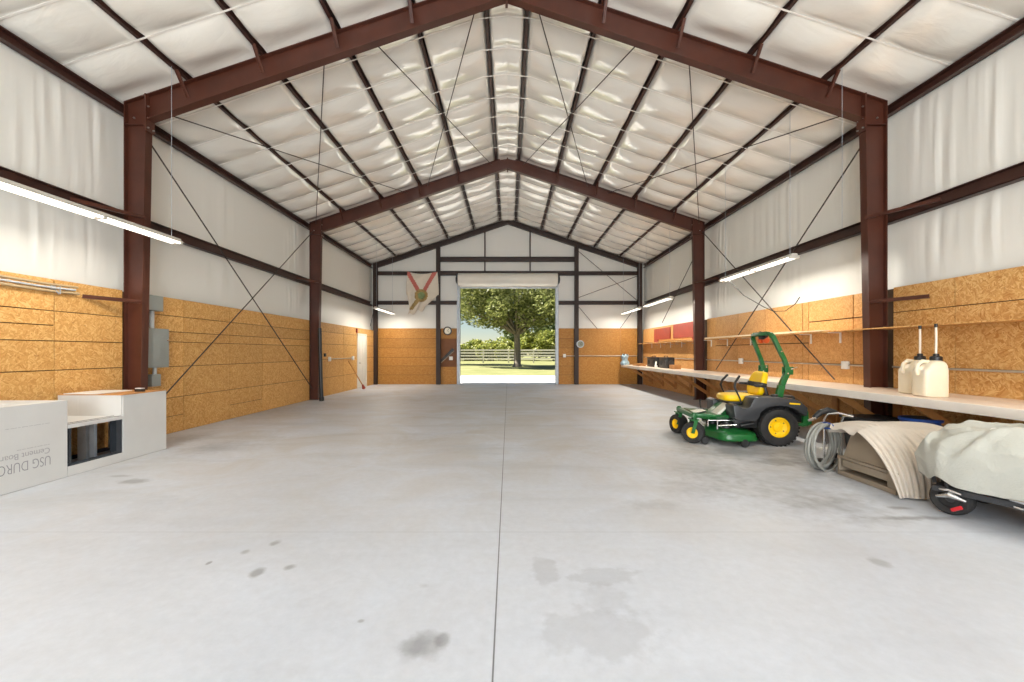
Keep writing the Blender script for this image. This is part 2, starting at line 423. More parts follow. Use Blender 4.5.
# roof insulation hanging between the purlins
def build_ceiling():
    lines = [XL]+[CX-p for p in reversed(PX)]+[CX+p for p in PX]+[XR]
    m = MB(); STR = .762
    y0 = 3.4
    def near_frame(y):
        d = min(abs(y-fy) for fy in FRAMES+(18.72,))
        q = max(0, min(1, (d-.10)/.38)); return q*q*(3-2*q)
    for i in range(len(lines)-1):
        a, b = lines[i], lines[i+1]
        ga = .0 if i == 0 else .024
        gb = .0 if i == len(lines)-2 else .024
        a2, b2 = a+ga, b-gb
        seed = i*13.7
        def fn(u, v, a2=a2, b2=b2, seed=seed):
            x = a2+(b2-a2)*u; y = y0+(18.8-y0)*v
            x += .014*noise.noise(Vector((y*1.6, seed+(3 if u > .5 else 0), 7)))*abs(u*2-1)**3
            z = zc(x)
            if a2 < CX < b2: z = zc(CX+.35) + .06*(1-abs(u-.5)*2)
            e = min(u, 1-u)*(b2-a2)
            # edges tuck up beside the purlin
            tuck = max(0, 1-e/.06)**2*.12
            ph = ((y-y0) % STR)/STR
            bul = abs(math.sin(PI*ph))**.62
            cell = math.floor((y-y0)/STR)
            amp = .085+.03*noise.noise(Vector((seed, cell*3.3, 0)))
            skew = .5+.15*noise.noise(Vector((cell*1.7, seed, 4)))
            su = math.sin(PI*u**(math.log(.5)/math.log(skew)))
            sag = amp*bul*max(0, su)**.55 * (.25+.75*near_frame(y))
            wr = .012*noise.noise(Vector((x*2.4+seed, y*3.5, 1)))+.0035*max(0, noise.noise(Vector((x*9, y*7, seed))))
            return (x, y, z+tuck-sag+wr*min(1, e/.1)+.012)
        m.grid(fn, 22, 250)
    # the part of the roof behind the camera, plain
    for i in range(len(lines)-1):
        a, b = lines[i], lines[i+1]
        m.add([(a, YB, zc(a)+.02), (b, YB, zc(b)+.02), (b, y0, zc(b)+.02), (a, y0, zc(a)+.02)], [(0, 1, 2, 3)])
    c = m.build('ceiling', M['ceil'], kind='structure', ang=75, origin=False, recalc=False)
    # white straps under the insulation
    k = 0
    while True:
        y = y0+STR*k; k += 1
        if y > 18.6: break
        if min(abs(y-fy) for fy in FRAMES) < .16: continue
        for sgn in (-1, 1):
            s = MB()
            xs = [CX+sgn*(.0+6.02*q/12) for q in range(13)]
            for q in range(12):
                x0, x1 = xs[q], xs[q+1]
                za = (zc(x0) if abs(x0-CX) > .3 else zc(CX+.35))-.012; zb = zc(x1)-.012
                s.add([(x0, y-.013, za), (x1, y-.013, zb), (x1, y+.013, zb), (x0, y+.013, za),
                       (x0, y-.013, za+.004), (x1, y-.013, zb+.004), (x1, y+.013, zb+.004), (x0, y+.013, za+.004)],
                      [(0, 1, 2, 3), (4, 5, 6, 7), (0, 1, 5, 4), (3, 2, 6, 7)])
            s.build('strap', M['strap'], c, smooth=False)
    # metal roofing above
    r = MB()
    for sgn in (-1, 1):
        e = CX+sgn*6.5
        r.add([(CX, YB-.3, zc(CX)+.34), (e, YB-.3, zc(e)+.34), (e, YF+.35, zc(e)+.34), (CX, YF+.35, zc(CX)+.34)], [(0, 1, 2, 3)])
        r.add([(CX, YB-.3, zc(CX)+.38), (e, YB-.3, zc(e)+.38), (e, YF+.35, zc(e)+.38), (CX, YF+.35, zc(CX)+.38)], [(0, 1, 2, 3)])
    r.build('roof_sheeting', M['roof'], c, smooth=False)
    return c
ceiling = build_ceiling()

# side walls: vinyl insulation, pinched at the girt, loosely pleated
def side_wall(name, x, inward, folds):
    m = MB()
    y0, y1, z0, z1 = YB, YF, 0.0, 5.46
    def fn(u, v):
        y = y0+(y1-y0)*u; z = z0+(z1-z0)*v
        d = 0
        if z > 2.4 and y > 1:
            bay = min(1, min(abs(y-fy) for fy in FRAMES+(18.7, .5))/.3)
            pin = min(1, min(abs(z-3.55), abs(z-5.3), abs(z-2.5))/.35)
            ple = noise.noise(Vector((y*2.6, z*.12, x)))+.6*noise.noise(Vector((y*6.5, z*.2, x*2)))
            big = max(0, noise.noise(Vector((y*.9+3, 0, x*5))))
            extra = 0
            for (fy_, fw_) in folds: extra += math.exp(-((y-fy_+.12*math.sin(z*2.1))/fw_)**2)*(.008*math.sin((y+.05*z)*34)+.006*math.sin(y*61+z)+.006*math.sin(y*23+z*.4))
            d = (.03*ple*(.08+2.2*max(0, big-.08))+.025+extra)*pin*bay
        return (x+inward*d, y, z)
    m.grid(fn, 620, 34)
    w = m.build(name, M['wallins'], kind='structure', ang=80, origin=False)
    s = MB(); s.box(min(x-inward*.10, x-inward*.14), max(x-inward*.10, x-inward*.14), YB, YF+.1, 0, 5.9)
    s.build('siding', M['siding'], w, smooth=False)
    return w
wl = side_wall('wall_left', XL, 1, [(5.5, .22), (6.15, .15), (11.9, .3)])
wr = side_wall('wall_right', XR, -1, [(5.95, .28), (5.25, .2), (11.9, .35), (7.3, .2)])

def gable(m, y0, y1, holes_x=(-2.17, 2.10), hz=4.31):
    a, b = holes_x
    P = lambda x: zc(x)+.3
    m.prism([(XL-.1, 0), (a, 0), (a, P(a)), (XL-.1, P(XL-.1))], y0, y1, 'Y')
    m.prism([(b, 0), (XR+.1, 0), (XR+.1, P(XR+.1)), (b, P(b))], y0, y1, 'Y')
    m.prism([(a, hz), (b, hz), (b, P(b)), (CX, P(CX)), (a, P(a))], y0, y1, 'Y')
m = MB(); gable(m, YF, YF+.12)
wf = m.build('wall_far', M['wallins'], kind='structure', smooth=False, origin=False)
m = MB(); gable(m, YB-.12, YB, (-2.7, 2.7), 4.5)
wb = m.build('wall_back', M['wallins'], kind='structure', smooth=False, origin=False)

# strand-board wainscot, laid in boards with open seams
def boards(name, mat, parent, plane, t, ranges, axis='X'):
    """ranges: list of (a0,a1,[z seams]) along the wall; plane is the inner face, t signed thickness behind it"""
    m = MB(); g = .011 if mat != M['ply_side'] else .018
    for (a0, a1, zs) in ranges:
        for k in range(len(zs)-1):
            lo, hi = zs[k]+g/2, zs[k+1]-g/2
            j = random.uniform(0, .004)*(1 if t > 0 else -1)
            p0, p1 = sorted((plane+j, plane+t))
            if axis == 'X': m.box(p0, p1, a0+g/2, a1-g/2, lo, hi)
            else: m.box(a0+g/2, a1-g/2, p0, p1, lo, hi)
    return m.build(name, mat, parent, smooth=False)
def gapboard(parent, plane, a0, a1, z1, axis='X', t=.02):
    m = MB(); p0, p1 = sorted((plane, plane+t))
    if axis == 'X': m.box(p0, p1, a0, a1, 0, z1)
    else: m.box(a0, a1, p0, p1, 0, z1)
    m.build('backing', M['dark_gap'], parent, smooth=False)

XO = -5.97   # inner face of the left wainscot
LZ = [0, 1.20, 1.585, 1.98, 2.40]
boards('strand_board', M['osb'], wl, XO, -.02, [(-5.4, -.5, LZ), (-.5, 2.0, LZ), (2.0, 5.52, [0, 1.2, 1.585, 1.79, 1.98, 2.40]), (5.52, 6.5, LZ)])
boards('strand_board', M['osb'], wl, XO, -.02, [(6.7, 7.72, [0, .30, .63, 1.18, 1.62, 1.80, 2.08, 2.40]), (7.72, 9.0, [0, .63, 1.18, 1.62, 1.8, 2.08, 2.40]), (9.0, 10.2, [0, .3, .63, 1.18, 1.62, 1.80, 2.08, 2.40]), (10.2, 12.6, [0, .63, 1.18, 1.62, 1.8, 2.08, 2.40])])
boards('strand_board', M['osb'], wl, XO, -.02, [(12.8, 15.2, [0, .6, 1.2, 1.7, 2.1, 2.40]), (15.2, 16.6, [0, .6, 1.2, 1.7, 2.1, 2.40]), (16.6, 17.6, [2.13, 2.40]), (17.6, 18.6, [0, .6, 1.2, 1.7, 2.1, 2.40])])
gapboard(wl, XO-.022, YB, 16.6, 2.38, t=-.02); gapboard(wl, XO-.022, 17.6, 18.6, 2.38, t=-.02)
XW = 5.95
RZ = [0, 1.22, 2.05, 2.44]
boards('strand_board', M['osb_r'], wr, XW, .02, [(-5.4, 0, RZ), (0, 2.4, RZ), (2.4, 4.85, RZ), (4.85, 5.6, RZ), (5.6, 6.5, RZ)])
boards('plywood_board', M['ply_side'], wr, XW, .02, [(6.7, 7.25, [0, .8, 1.22, 2.03, 2.44]), (7.25, 8.33, [0, .8, 1.22, 2.03, 2.44]), (8.33, 8.5, [0, 1.62, 2.44]), (8.5, 9.72, [0, 1.62, 2.44]), (9.72, 10.9, [0, .8, 1.62, 2.44]), (10.9, 12.1, [0, .8, 1.62, 2.44]), (12.1, 12.6, [0, 2.44])])
boards('plywood_board', M['ply_side'], wr, XW, .02, [(12.8, 14.0, [0, 1.22, 1.84, 2.44]), (14.0, 15.2, [0, 1.22, 1.84, 2.44]), (15.2, 16.4, [0, 1.22, 1.84, 2.44]), (16.4, 18.6, [0, 1.22, 1.84, 2.44])])
gapboard(wr, XW+.022, YB, 18.6, 2.42, t=.02)
YO = 18.72
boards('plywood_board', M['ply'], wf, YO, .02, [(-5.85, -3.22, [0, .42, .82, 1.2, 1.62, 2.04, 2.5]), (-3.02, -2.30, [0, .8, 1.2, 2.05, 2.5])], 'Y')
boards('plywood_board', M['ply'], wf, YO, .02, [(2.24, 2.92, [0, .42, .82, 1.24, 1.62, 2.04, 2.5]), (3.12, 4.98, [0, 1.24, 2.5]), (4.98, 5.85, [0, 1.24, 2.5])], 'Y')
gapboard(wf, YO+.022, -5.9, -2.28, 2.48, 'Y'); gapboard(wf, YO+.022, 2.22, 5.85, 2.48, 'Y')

# ------------------------------------------------------------------ steel
def ibeam_x(m, p0, p1, depth0, depth1, fw=.14, tf=.014, tw=.01, yc=0, down=True):
    """rafter-type I beam in an XZ plane: top edge from p0 to p1, tapered depth measured straight down"""
    (x0, z0), (x1, z1) = p0, p1
    h = fw/2
    m.prism([(x0, z0), (x1, z1), (x1, z1-tf), (x0, z0-tf)], yc-h, yc+h, 'Y')
    m.prism([(x0, z0-depth0), (x1, z1-depth1), (x1, z1-depth1+tf), (x0, z0-depth0+tf)], yc-h, yc+h, 'Y')
    m.prism([(x0, z0-tf/2), (x1, z1-tf/2), (x1, z1-depth1+tf/2), (x0, z0-depth0+tf/2)], yc-tw/2, yc+tw/2, 'Y')

def column(m, xo, xi0, xi1, ztop, yc, fw=.13, z0=0.0):
    """outer flange upright at xo, inner flange leaning from xi0 (foot) to xi1 (top)"""
    s = 1 if xi0 > xo else -1; tf = .016; h = fw/2
    m.prism([(xo, z0), (xo+s*tf, z0), (xo+s*tf, ztop), (xo, ztop)], yc-h, yc+h, 'Y')
    m.prism([(xi0, z0), (xi0-s*tf, z0), (xi1-s*tf, ztop), (xi1, ztop)], yc-h, yc+h, 'Y')
    m.prism([(xo, z0), (xi0, z0), (xi1, ztop), (xo, ztop)], yc-.006, yc+.006, 'Y')
    x0, x1 = sorted((xo-s*.02, xi0+s*.03))
    m.box(x0, x1, yc-h-.02, yc+h+.02, z0, z0+.016)

def bolts(m, pts, ax):
    for p in pts:
        X = Matrix.Translation(Vector(p)) @ Vector((0, 0, 1)).rotation_difference(Vector(ax)).to_matrix().to_4x4()
        m.lathe([(0, .02), (.013, .02), (.013, 0)], X, 6)

def frame(yc, label, near):
    t = thing('portal_frame', label, 'steel frame', (CX, yc, 0), 0, 'rust red portal frames')
    D = .36
    for s, xo in ((-1, -5.99), (1, 5.90)):
        m = MB(); xi0, xi1 = xo-s*.25, xo-s*.34
        zt = 4.99
        column(m, xo, xi0, xi1, zt, yc)
        m.build('column', M['steel'], t, smooth=False)
        # knee: haunch web panel, cap plate and end plates
        k = MB()
        k.prism([(xo, zt), (xi1, zt), (xi1, zc(xi1)-.01), (xo, zc(xo)-.01)], yc-.006, yc+.006, 'Y')
        k.prism([(xo-s*-.0, zc(xo)-.016), (xi1, zc(xi1)-.016), (xi1, zc(xi1)-.002), (xo, zc(xo)-.002)], yc-.065, yc+.065, 'Y')
        x0, x1 = sorted((xo, xo-s*.016)); k.box(x0, x1, yc-.065, yc+.065, zt, zc(xo)-.016)
        x0, x1 = sorted((xo, xi1)); k.box(x0, x1, yc-.065, yc+.065, zt-.008, zt+.010)
        x0, x1 = sorted((xi1, xi1-s*.022)); k.box(x0, x1, yc-.085, yc+.085, zt-.10, zc(xi1)-.004)
        k.build('knee_plate', M['steel'], t, smooth=False)
        for dz in (-.05, .10, .28):
            for dy in (-.05, .05):
                b = MB(); bolts(b, [(xi1-s*.022, yc+dy, zt+dz)], (-s, 0, 0)); b.build('bolt', M['bolt'], t)
        b = MB(); bolts(b, [(xo-s*.12, yc-.006, zt+.12)], (0, -1, 0)); b.build('bolt', M['bolt'], t)
        r = MB()
        ibeam_x(r, (xi1-s*.022, zc(xi1)-.002), (CX, zc(CX)-.002), D+.03, D, yc=yc)
        r.build('rafter', M['steel'], t, smooth=False)
        # flange braces: angle from the girt / purlin to the inner flange
        zz = [2.24] if near else []
        for z, dy in [(z, d) for z in zz for d in (-.72,)]:
            q = MB()
            xw = xo-s*.01
            z -= .04; q.bar((xw, yc+dy, z), (xi0-s*.03, yc-.03, z), .045, .008)
            q.bar((xw, yc+dy, z+.025), (xi0-s*.03, yc-.03, z+.025), .008, .05)
            q.build('flange_brace', M['steel'], t, smooth=False)
        q = MB()
        for dy in (-.88,):
            q.bar((xo-s*.02, yc+dy, 3.50), (xi0-s*.07, yc-.03, 3.52), .045, .008)
            q.bar((xo-s*.02, yc+dy, 3.525), (xi0-s*.07, yc-.03, 3.545), .008, .05)
        q.build('flange_brace', M['steel'], t, smooth=False)
        for px in PX[1:]:
            x = CX+s*px; q = MB()
            zb = zc(x)-D+.02
            q.bar((x, yc-.30, zc(x)+.0), (x, yc-.062, zc(x)-.28), .05, .008, (1, 0, 0)); q.bar((x+.02, yc-.30, zc(x)+.0), (x+.02, yc-.062, zc(x)-.28), .008, .05, (1, 0, 0))
            q.build('flange_brace', M['steel'], t, smooth=False)
    # ridge splice plates
    p = MB(); p.box(CX-.02, CX+.02, yc-.08, yc+.08, zc(CX)-D-.07, zc(CX)-.01)
    p.build('ridge_plate', M['steel'], t, smooth=False)
    return t
frame(6.6, 'large rust-red steel portal frame nearest the camera, spanning beside the grey electric panel', True)
frame(12.7, 'rust-red steel portal frame halfway down the barn, black pipe leaning on its left column', False)

# end frame against the far wall
ye = 18.66
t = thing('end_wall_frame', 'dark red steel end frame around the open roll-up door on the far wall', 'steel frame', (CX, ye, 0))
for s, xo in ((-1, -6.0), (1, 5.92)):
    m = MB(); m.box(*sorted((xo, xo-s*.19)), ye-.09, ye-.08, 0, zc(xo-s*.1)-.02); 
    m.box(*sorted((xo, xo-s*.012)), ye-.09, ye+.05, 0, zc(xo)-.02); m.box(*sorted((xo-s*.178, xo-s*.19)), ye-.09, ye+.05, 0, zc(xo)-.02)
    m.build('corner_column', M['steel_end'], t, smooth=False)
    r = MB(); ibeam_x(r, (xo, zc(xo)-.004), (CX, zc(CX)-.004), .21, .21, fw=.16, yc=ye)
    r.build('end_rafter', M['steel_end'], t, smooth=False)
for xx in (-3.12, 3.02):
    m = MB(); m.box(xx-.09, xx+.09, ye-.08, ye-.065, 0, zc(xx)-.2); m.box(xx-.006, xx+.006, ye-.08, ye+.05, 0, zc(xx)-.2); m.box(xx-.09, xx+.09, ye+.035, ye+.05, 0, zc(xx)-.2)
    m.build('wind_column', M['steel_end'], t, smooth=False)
def girt_bar(m, x0, x1, z, h=.19, y=ye+.04):
    m.box(x0, x1, y, y+.012, z-h/2, z+h/2); m.box(x0, x1, y-.06, y+.012, z+h/2-.012, z+h/2); m.box(x0, x1, y-.06, y+.012, z-h/2, z-h/2+.012)
for (x0, x1, z, h) in [(-5.81, -3.21, 3.63, .17), (-3.03, -2.28, 3.63, .17), (2.22, 2.93, 3.63, .17), (3.11, 5.73, 3.63, .17),
                       (-5.81, -3.21, 4.94, .17), (3.11, 5.73, 4.94, .17), (-3.03, 2.93, 5.56, .22)]:
    m = MB(); girt_bar(m, x0, x1, z, h); m.build('girt', M['steel_end'], t, smooth=False)
m = MB(); girt_bar(m, -3.03, 2.93, 4.94, .2); m.build('door_header', M['steel_end'], t, smooth=False)
for xx in (-1.05, .96):
    m = MB(); m.box(xx-.03, xx+.03, ye+.0, ye+.04, 5.04, zc(xx)-.2); m.build('gable_stud', M['steel_end'], t, smooth=False)
# jamb channels of the roll-up door
for s, x in ((-1, -2.17), (1, 2.10)):
    m = MB(); x0, x1 = sorted((x, x+s*.12)); m.box(x0, x1, ye-.02, YF+.14, 0, 4.84)
    m.build('door_jamb', M['galv'], t, smooth=False)

# purlins and eave struts
ordw = ['lowest', 'second', 'third', 'fourth', 'topmost']
for s, side in ((-1, 'left'), (1, 'right')):
    for k, p in enumerate(reversed(PX)):
        x = CX+s*p; z = zc(x); m = MB()
        m.box(x-.027, x+.027, YB+.02, 18.56, z-.001, z+.008)
        m.box(x-.005, x+.005, YB+.02, 18.56, z, z+.2)
        m.box(x-.032, x+.032, YB+.02, 18.56, z+.192, z+.2)
        o = m.build('purlin', M['steel_shaded'], smooth=False)
        setp(o, f'dark red-brown steel roof purlin, {ordw[k]} on the {side} roof slope counting up from the eave', 'purlin', 'roof purlins running the length of the barn')
    x = XL+.05 if s < 0 else XR-.05; m = MB()
    x0, x1 = sorted((x, x-s*.014)); m.box(x0, x1, YB+.02, 18.55, 5.15, 5.29)
    x0, x1 = sorted((x, x-s*.09)); m.box(x0, x1, YB+.02, 18.55, 5.15, 5.162); m.box(x0, x1, YB+.02, 18.55, 5.28, 5.292)
    o = m.build('eave_strut', M['steel_shaded'], smooth=False)
    setp(o, f'dark red-brown steel eave strut where the {side} wall meets the roof', 'eave strut')
    m = MB(); xo = XL+.03 if s < 0 else XR-.03
    for a, b in ((YB+.02, 18.5),):
        x0, x1 = sorted((xo, xo-s*.115)); 
        m.box(x0, x1, a, b, 3.455, 3.467)
        x0, x1 = sorted((xo-s*.105, xo-s*.115)); m.box(x0, x1, a, b, 3.455, 3.52)
        x0, x1 = sorted((xo, xo-s*.012)); m.box(x0, x1, a, b, 3.455, 3.65)
        x0, x1 = sorted((xo, xo-s*.07)); m.box(x0, x1, a, b, 3.638, 3.65)
    o = m.build('wall_girt', M['steel_shaded'], smooth=False)
    setp(o, f'rust-brown steel girt running along the {side} wall above the boards', 'girt')

# brace rods
def rod(a, b, label, r=.011):
    m = MB(); m.tube([a, b], r, 6)
    o = m.build('brace_rod', M['rod'])
    setp(o, label, 'brace rod', 'thin diagonal steel brace rods')
def rz(x): return zc(x)-.12
na, nb = 6.7, 12.6
side_word = {-1: 'left', 1: 'right'}
for s in (-1, 1):
    S = side_word[s]
    for (xa, xb, lab) in ((2.9, 5.75, f'thin {S} roof brace rod ending low at the middle frame eave'),
                          (5.25, 3.0, f'thin {S} roof brace rod starting low beside the near {S} column'),
                          (.46, 2.4, f'thin {S} roof brace rod starting at the near frame ridge'),
                          (2.2, .47, f'thin {S} roof brace rod ending at the middle frame ridge')):
        rod((CX+s*(xa if xa < 5 else 5.38), na, rz(xa) if xa < 5 else 5.22), (CX+s*xb, nb, rz(xb)), lab, .010)
    xx = -5.86 if s < 0 else 5.80
    rod((xx+(.08 if s < 0 else -.08), 6.72, 4.85), (xx, 12.58 if s < 0 else 11.74, .32 if s < 0 else .95), f'{S} wall brace rod, high at the near column, low at the middle one', .012)
    rod((xx, 6.72 if s < 0 else 7.47, .35 if s < 0 else .95), (xx, 12.58, 5.05), f'{S} wall brace rod, low at the near column, high at the middle one', .012)
rod((5.82, 12.9, 4.6), (5.82, 15.9, 2.55), 'short brace rod on the right wall of the far bay above the red boards', .012)
rod((-5.88, 17.9, 2.55), (-5.88, 18.5, 3.6), 'short brace rod in the far left corner beside the strip light', .012)
yr = 18.6
rod((3.1, yr, 5.9), (5.7, yr, 3.72), 'far wall brace rod right of the door, sloping down to the corner', .012)
rod((3.1, yr, 3.85), (5.7, yr, 4.8), 'far wall brace rod right of the door, rising gently to the corner', .012)
rod((3.1, yr, 3.45), (3.95, yr, 2.45), 'short brace rod on the far wall just right of the door column', .012)
rod((5.6, yr, 3.4), (4.95, yr, 2.5), 'short far wall brace rod above the far end of the workbench', .012)
# ------------------------------------------------------------------ cement-board island, left foreground
def text_mesh(name, s, size, X, mat, parent, ext=.0006, sx=1.0):
    cu = bpy.data.curves.new(name, 'FONT'); cu.body = s; cu.size = size; cu.extrude = ext; cu.offset = -.002 if size > .1 else 0
    tmp = bpy.data.objects.new('tmp', cu); C.objects.link(tmp)
    dg = bpy.context.evaluated_depsgraph_get(); dg.update()
    me = bpy.data.meshes.new_from_object(tmp.evaluated_get(dg))
    bpy.data.objects.remove(tmp)
    me.transform(Matrix.Diagonal((sx, 1, 1, 1)))
    me.transform(W[parent.name].inverted() @ X)
    me.materials.clear(); me.materials.append(mat)
    o = bpy.data.objects.new(name, me); C.objects.link(o); o.parent = parent; W[o.name] = W[parent.name].copy()
    return o

XI = -5.08
isl = thing('cement_board_counter', 'low white cement-board counter on a metal stud frame, with an open notch and cutout', 'counter', (-5.5, 5.2, 0))
m = MB(); t_ = .013
m.box(XI-t_, XI, 1.8, 4.838, 0.004, .870)
m.build('front_board', M['cement'], isl, bevel=.002, smooth=False)
m = MB(); m.box(XI-t_, XI, 4.842, 5.533, 0.004, .115); m.build('toe_board', M['cement'], isl, smooth=False)
m = MB(); m.box(XI-t_, XI+.001, 4.842, 5.533, .557, .60); m.build('lintel_strip', M['cement'], isl, smooth=False)
m = MB(); m.box(XI-t_, XI, 5.537, 6.235, 0.004, .870); m.build('end_board', M['cement'], isl, bevel=.002, smooth=False)
m = MB(); m.box(-5.93, XI-t_, 4.845, 5.53, .585, .60); m.build('notch_shelf', M['cement'], isl, smooth=False)
m = MB(); m.box(-5.66, XI-t_, 5.524, 5.537, .60, .870); m.box(-5.93, -5.664, 5.526, 5.539, .60, .870); m.build('notch_side_board', M['cement'], isl, smooth=False)
m = MB(); m.box(-5.93, XI-t_, 4.826, 4.839, .60, .870); m.build('notch_side_board', M['cement'], isl, smooth=False)
m = MB(); m.box(-5.93, XI-t_, 6.222, 6.235, 0.004, .870); m.build('side_board', M['cement'], isl, smooth=False)
m = MB(); m.box(-5.94, XI, 3.9, 4.838, .870, .883); m.build('top_board', M['cement'], isl, smooth=False)
m = MB(); m.box(-5.94, XI+.004, 5.525, 6.24, .870, .880); m.build('top_plywood', M['lumber'], isl, smooth=False)
# studs seen through the cutout
def stud(y, x, z0, z1, mat, w=.04, d=.09):
    q = MB(); q.box(x, x+d, y-.001, y+.001, z0, z1); q.box(x, x+.002, y, y+w, z0, z1); q.box(x+d-.002, x+d, y, y+w, z0, z1)
    return q.build('stud', mat, isl, smooth=False)
stud(4.87, -5.19, .03, .57, M['galv_dark'], -.0+.03, .09)
q = MB(); q.box(-5.19, -5.10, 5.465, 5.467, .03, .57); q.box(-5.10, -5.098, 5.465, 5.53, .03, .57); q.box(-5.19, -5.188, 5.465, 5.53, .03, .57)
q.build('stud', M['galv_dark'], isl, smooth=False)
stud(5.36, -5.50, .03, .57, M['galv'], .04, .11); stud(5.37, -5.36, .03, .57, M['galv'], .04, .06)
for (x0, x1) in ((-5.19, -5.10), (-5.92, -5.84)):
    for z0, z1 in ((.004, .008), (.570, .574)):
        q = MB(); q.box(x0, x1, 1.9, 6.2, z0, z1); q.box(x0, x0+.003, 1.9, 6.2, z0, z0+.035); q.box(x1-.003, x1, 1.9, 6.2, z0, z0+.035)
        q.build('track', M['galv_dark'], isl, smooth=False)
q = MB(); q.box(-5.10, -5.093, 4.845, 5.53, .115, .15); q.build('sill_track', M['galv_dark'], isl, smooth=False)
q = MB(); q.box(-5.10, -5.093, 5.455, 5.531, .15, .557); q.build('jamb_stud', M['galv_dark'], isl, smooth=False)
# upside-down print on the near board: local x runs towards the camera (-Y), local y runs down
Xt = Matrix(((0, 0, 1, XI+.0008), (-1, 0, 0, 4.69), (0, -1, 0, 0), (0, 0, 0, 1)))
def put(s, y, z, size, mat, sx=1.0):
    X = Xt.copy(); X[1][3] = y; X[2][3] = z
    text_mesh('printed_lettering', s, size, X, mat, isl, sx=sx)
put('USG DUROCK', 4.665, .295, .15, M['print'], .66)
put('Cement Board', 4.655, .385, .088, M['print_faint'], .95)
put('-- --- ----- -- ------ --- ----', 4.65, .43, .040, M['print'], .8)   # fine print, too small to read
put('---- -- ------ --- ----- -- ----- ---', 4.65, .665, .044, M['print_faint'], .8)

m = MB(); m.grid(lambda u, v: (-5.84+.56*v, 2.6+2.1*u, .886+.03*(max(0, .6-u)/.6)**2*(.4+.6*v)), 20, 6)
o = m.build('board_offcut', M['cement']); sol = o.modifiers.new('s', 'SOLIDIFY'); sol.thickness = .010; sol.offset = 1
setp(o, 'warped thin white board offcut lying on the near end of the counter', 'board')
m = MB(); m.box(-5.86, -5.42, 5.53, 6.05, .8835, .8935); o = m.build('board_offcut', M['white'], smooth=False)
setp(o, 'flat white board scrap lying on the plywood top past the notch', 'board')
tp = thing('tape_measure', 'small black and white tool lying on the counter end by the column', 'tool', (-5.2, 5.93, .883))
m = MB(); m.box(-5.25, -5.15, 5.89, 5.96, .8835, .922); m.build('case', M['black'], tp, bevel=.008)
m = MB(); m.box(-5.245, -5.155, 5.895, 5.955, .9225, .933); m.build('top_face', M['white'], tp, bevel=.003)

# ------------------------------------------------------------------ electric panel on the left wall
ep = thing('electric_panel', 'grey electric panel with conduit and boxes on the wall behind the near left column', 'electric panel', (XO, 6.97, 1.18))
m = MB(); m.box(XO+.002, -5.82, 6.74, 7.2, 1.18, 1.83); m.build('enclosure', M['greybox'], ep, bevel=.006)
m = MB(); m.box(-5.82, -5.806, 6.755, 7.185, 1.20, 1.81); m.box(-5.806, -5.801, 6.86, 7.07, 1.30, 1.70); dr = m.build('door', M['greybox'], ep, bevel=.003)
m = MB(); m.box(-5.801, -5.79, 7.13, 7.16, 1.62, 1.67); m.build('latch', M['chrome'], dr, bevel=.003)
m = MB(); m.box(XO+.002, -5.80, 6.76, 7.06, 2.12, 2.37); m.build('junction_box', M['greybox'], ep, bevel=.006)
m = MB(); m.box(XO+.002, -5.84, 6.88, 7.06, .87, 1.07); m.build('switch_box', M['greybox'], ep, bevel=.008)
m = MB(); m.tube([(-5.88, 6.92, 1.82), (-5.88, 6.92, 2.13)], .036, 14); m.build('conduit', M['pvc'], ep)
m = MB(); m.tube([(-5.88, 6.98, 1.06), (-5.88, 6.98, 1.19)], .03, 14); m.build('conduit', M['pvc'], ep)

# lengths of pipe stored along the top of the boards, near left
for i, (z, mat, r, lab, y1) in enumerate([(2.345, 'tanpipe', .016, 'long thin tan pipe stored on the near left wall, uppermost of three', 5.76),
                                     (2.305, 'pvc', .014, 'long thin grey pipe stored on the near left wall, between two others', 5.74),
                                     (2.262, 'tanpipe', .018, 'long pale pipe stored on the near left wall, lowest of three', 5.80)]):
    m = MB(); x = XO+.06-.012*i
    pts = [(x, 2.2, z+.005), (x, 3.5, z-.004), (x, 4.6, z-.012), (x, 5.35, z-.03+.0*i), (x, y1, z-.02)]
    m.tube(pts, r, 10); o = m.build('stored_pipe', M[mat]); setp(o, lab, 'pipe', 'pipes stored along the near left wall')
hk = thing('pipe_hook', 'small steel hook holding the stored pipes on the near left wall', 'hook', (XO, 5.5, 2.25))
m = MB(); m.tube([(XO+.005, 5.5, 2.30), (XO+.085, 5.5, 2.195), (XO+.10, 5.5, 2.20), (XO+.10, 5.5, 2.30)], .006, 6); m.build('arm', M['galv'], hk)
m = MB(); m.box(XO+.001, XO+.006, 5.47, 5.53, 2.24, 2.34); m.build('plate', M['galv'], hk, smooth=False)

# white walk door in the left wall
d = MB(); d.box(-6.01, -5.965, 16.63, 17.57, .01, 2.11)
do = d.build('door_1', M['offwhite'], kind='structure', bevel=.004)
m = MB()
for (a, b, c_, e) in [(16.75, 17.05, .25, .9), (17.15, 17.45, .25, .9), (16.75, 17.05, 1.05, 1.9), (17.15, 17.45, 1.05, 1.9)]:
    m.box(-5.966, -5.958, a, b, c_, e)
m.build('panel_relief', M['offwhite'], do, bevel=.003)
m = MB()
m.box(-6.0, -5.945, 16.56, 16.62, 0, 2.17); m.box(-6.0, -5.945, 17.58, 17.64, 0, 2.17); m.box(-6.0, -5.945, 16.56, 17.64, 2.12, 2.18)
m.build('door_casing', M['offwhite'], do, smooth=False)
m = MB(); m.lathe([(0, .07), (.028, .06), (.03, .035), (.012, .02), (.012, 0)], Xf((-5.966, 16.72, 1.0), 0, PI/2), 14); m.build('door_knob', M['chrome'], do)

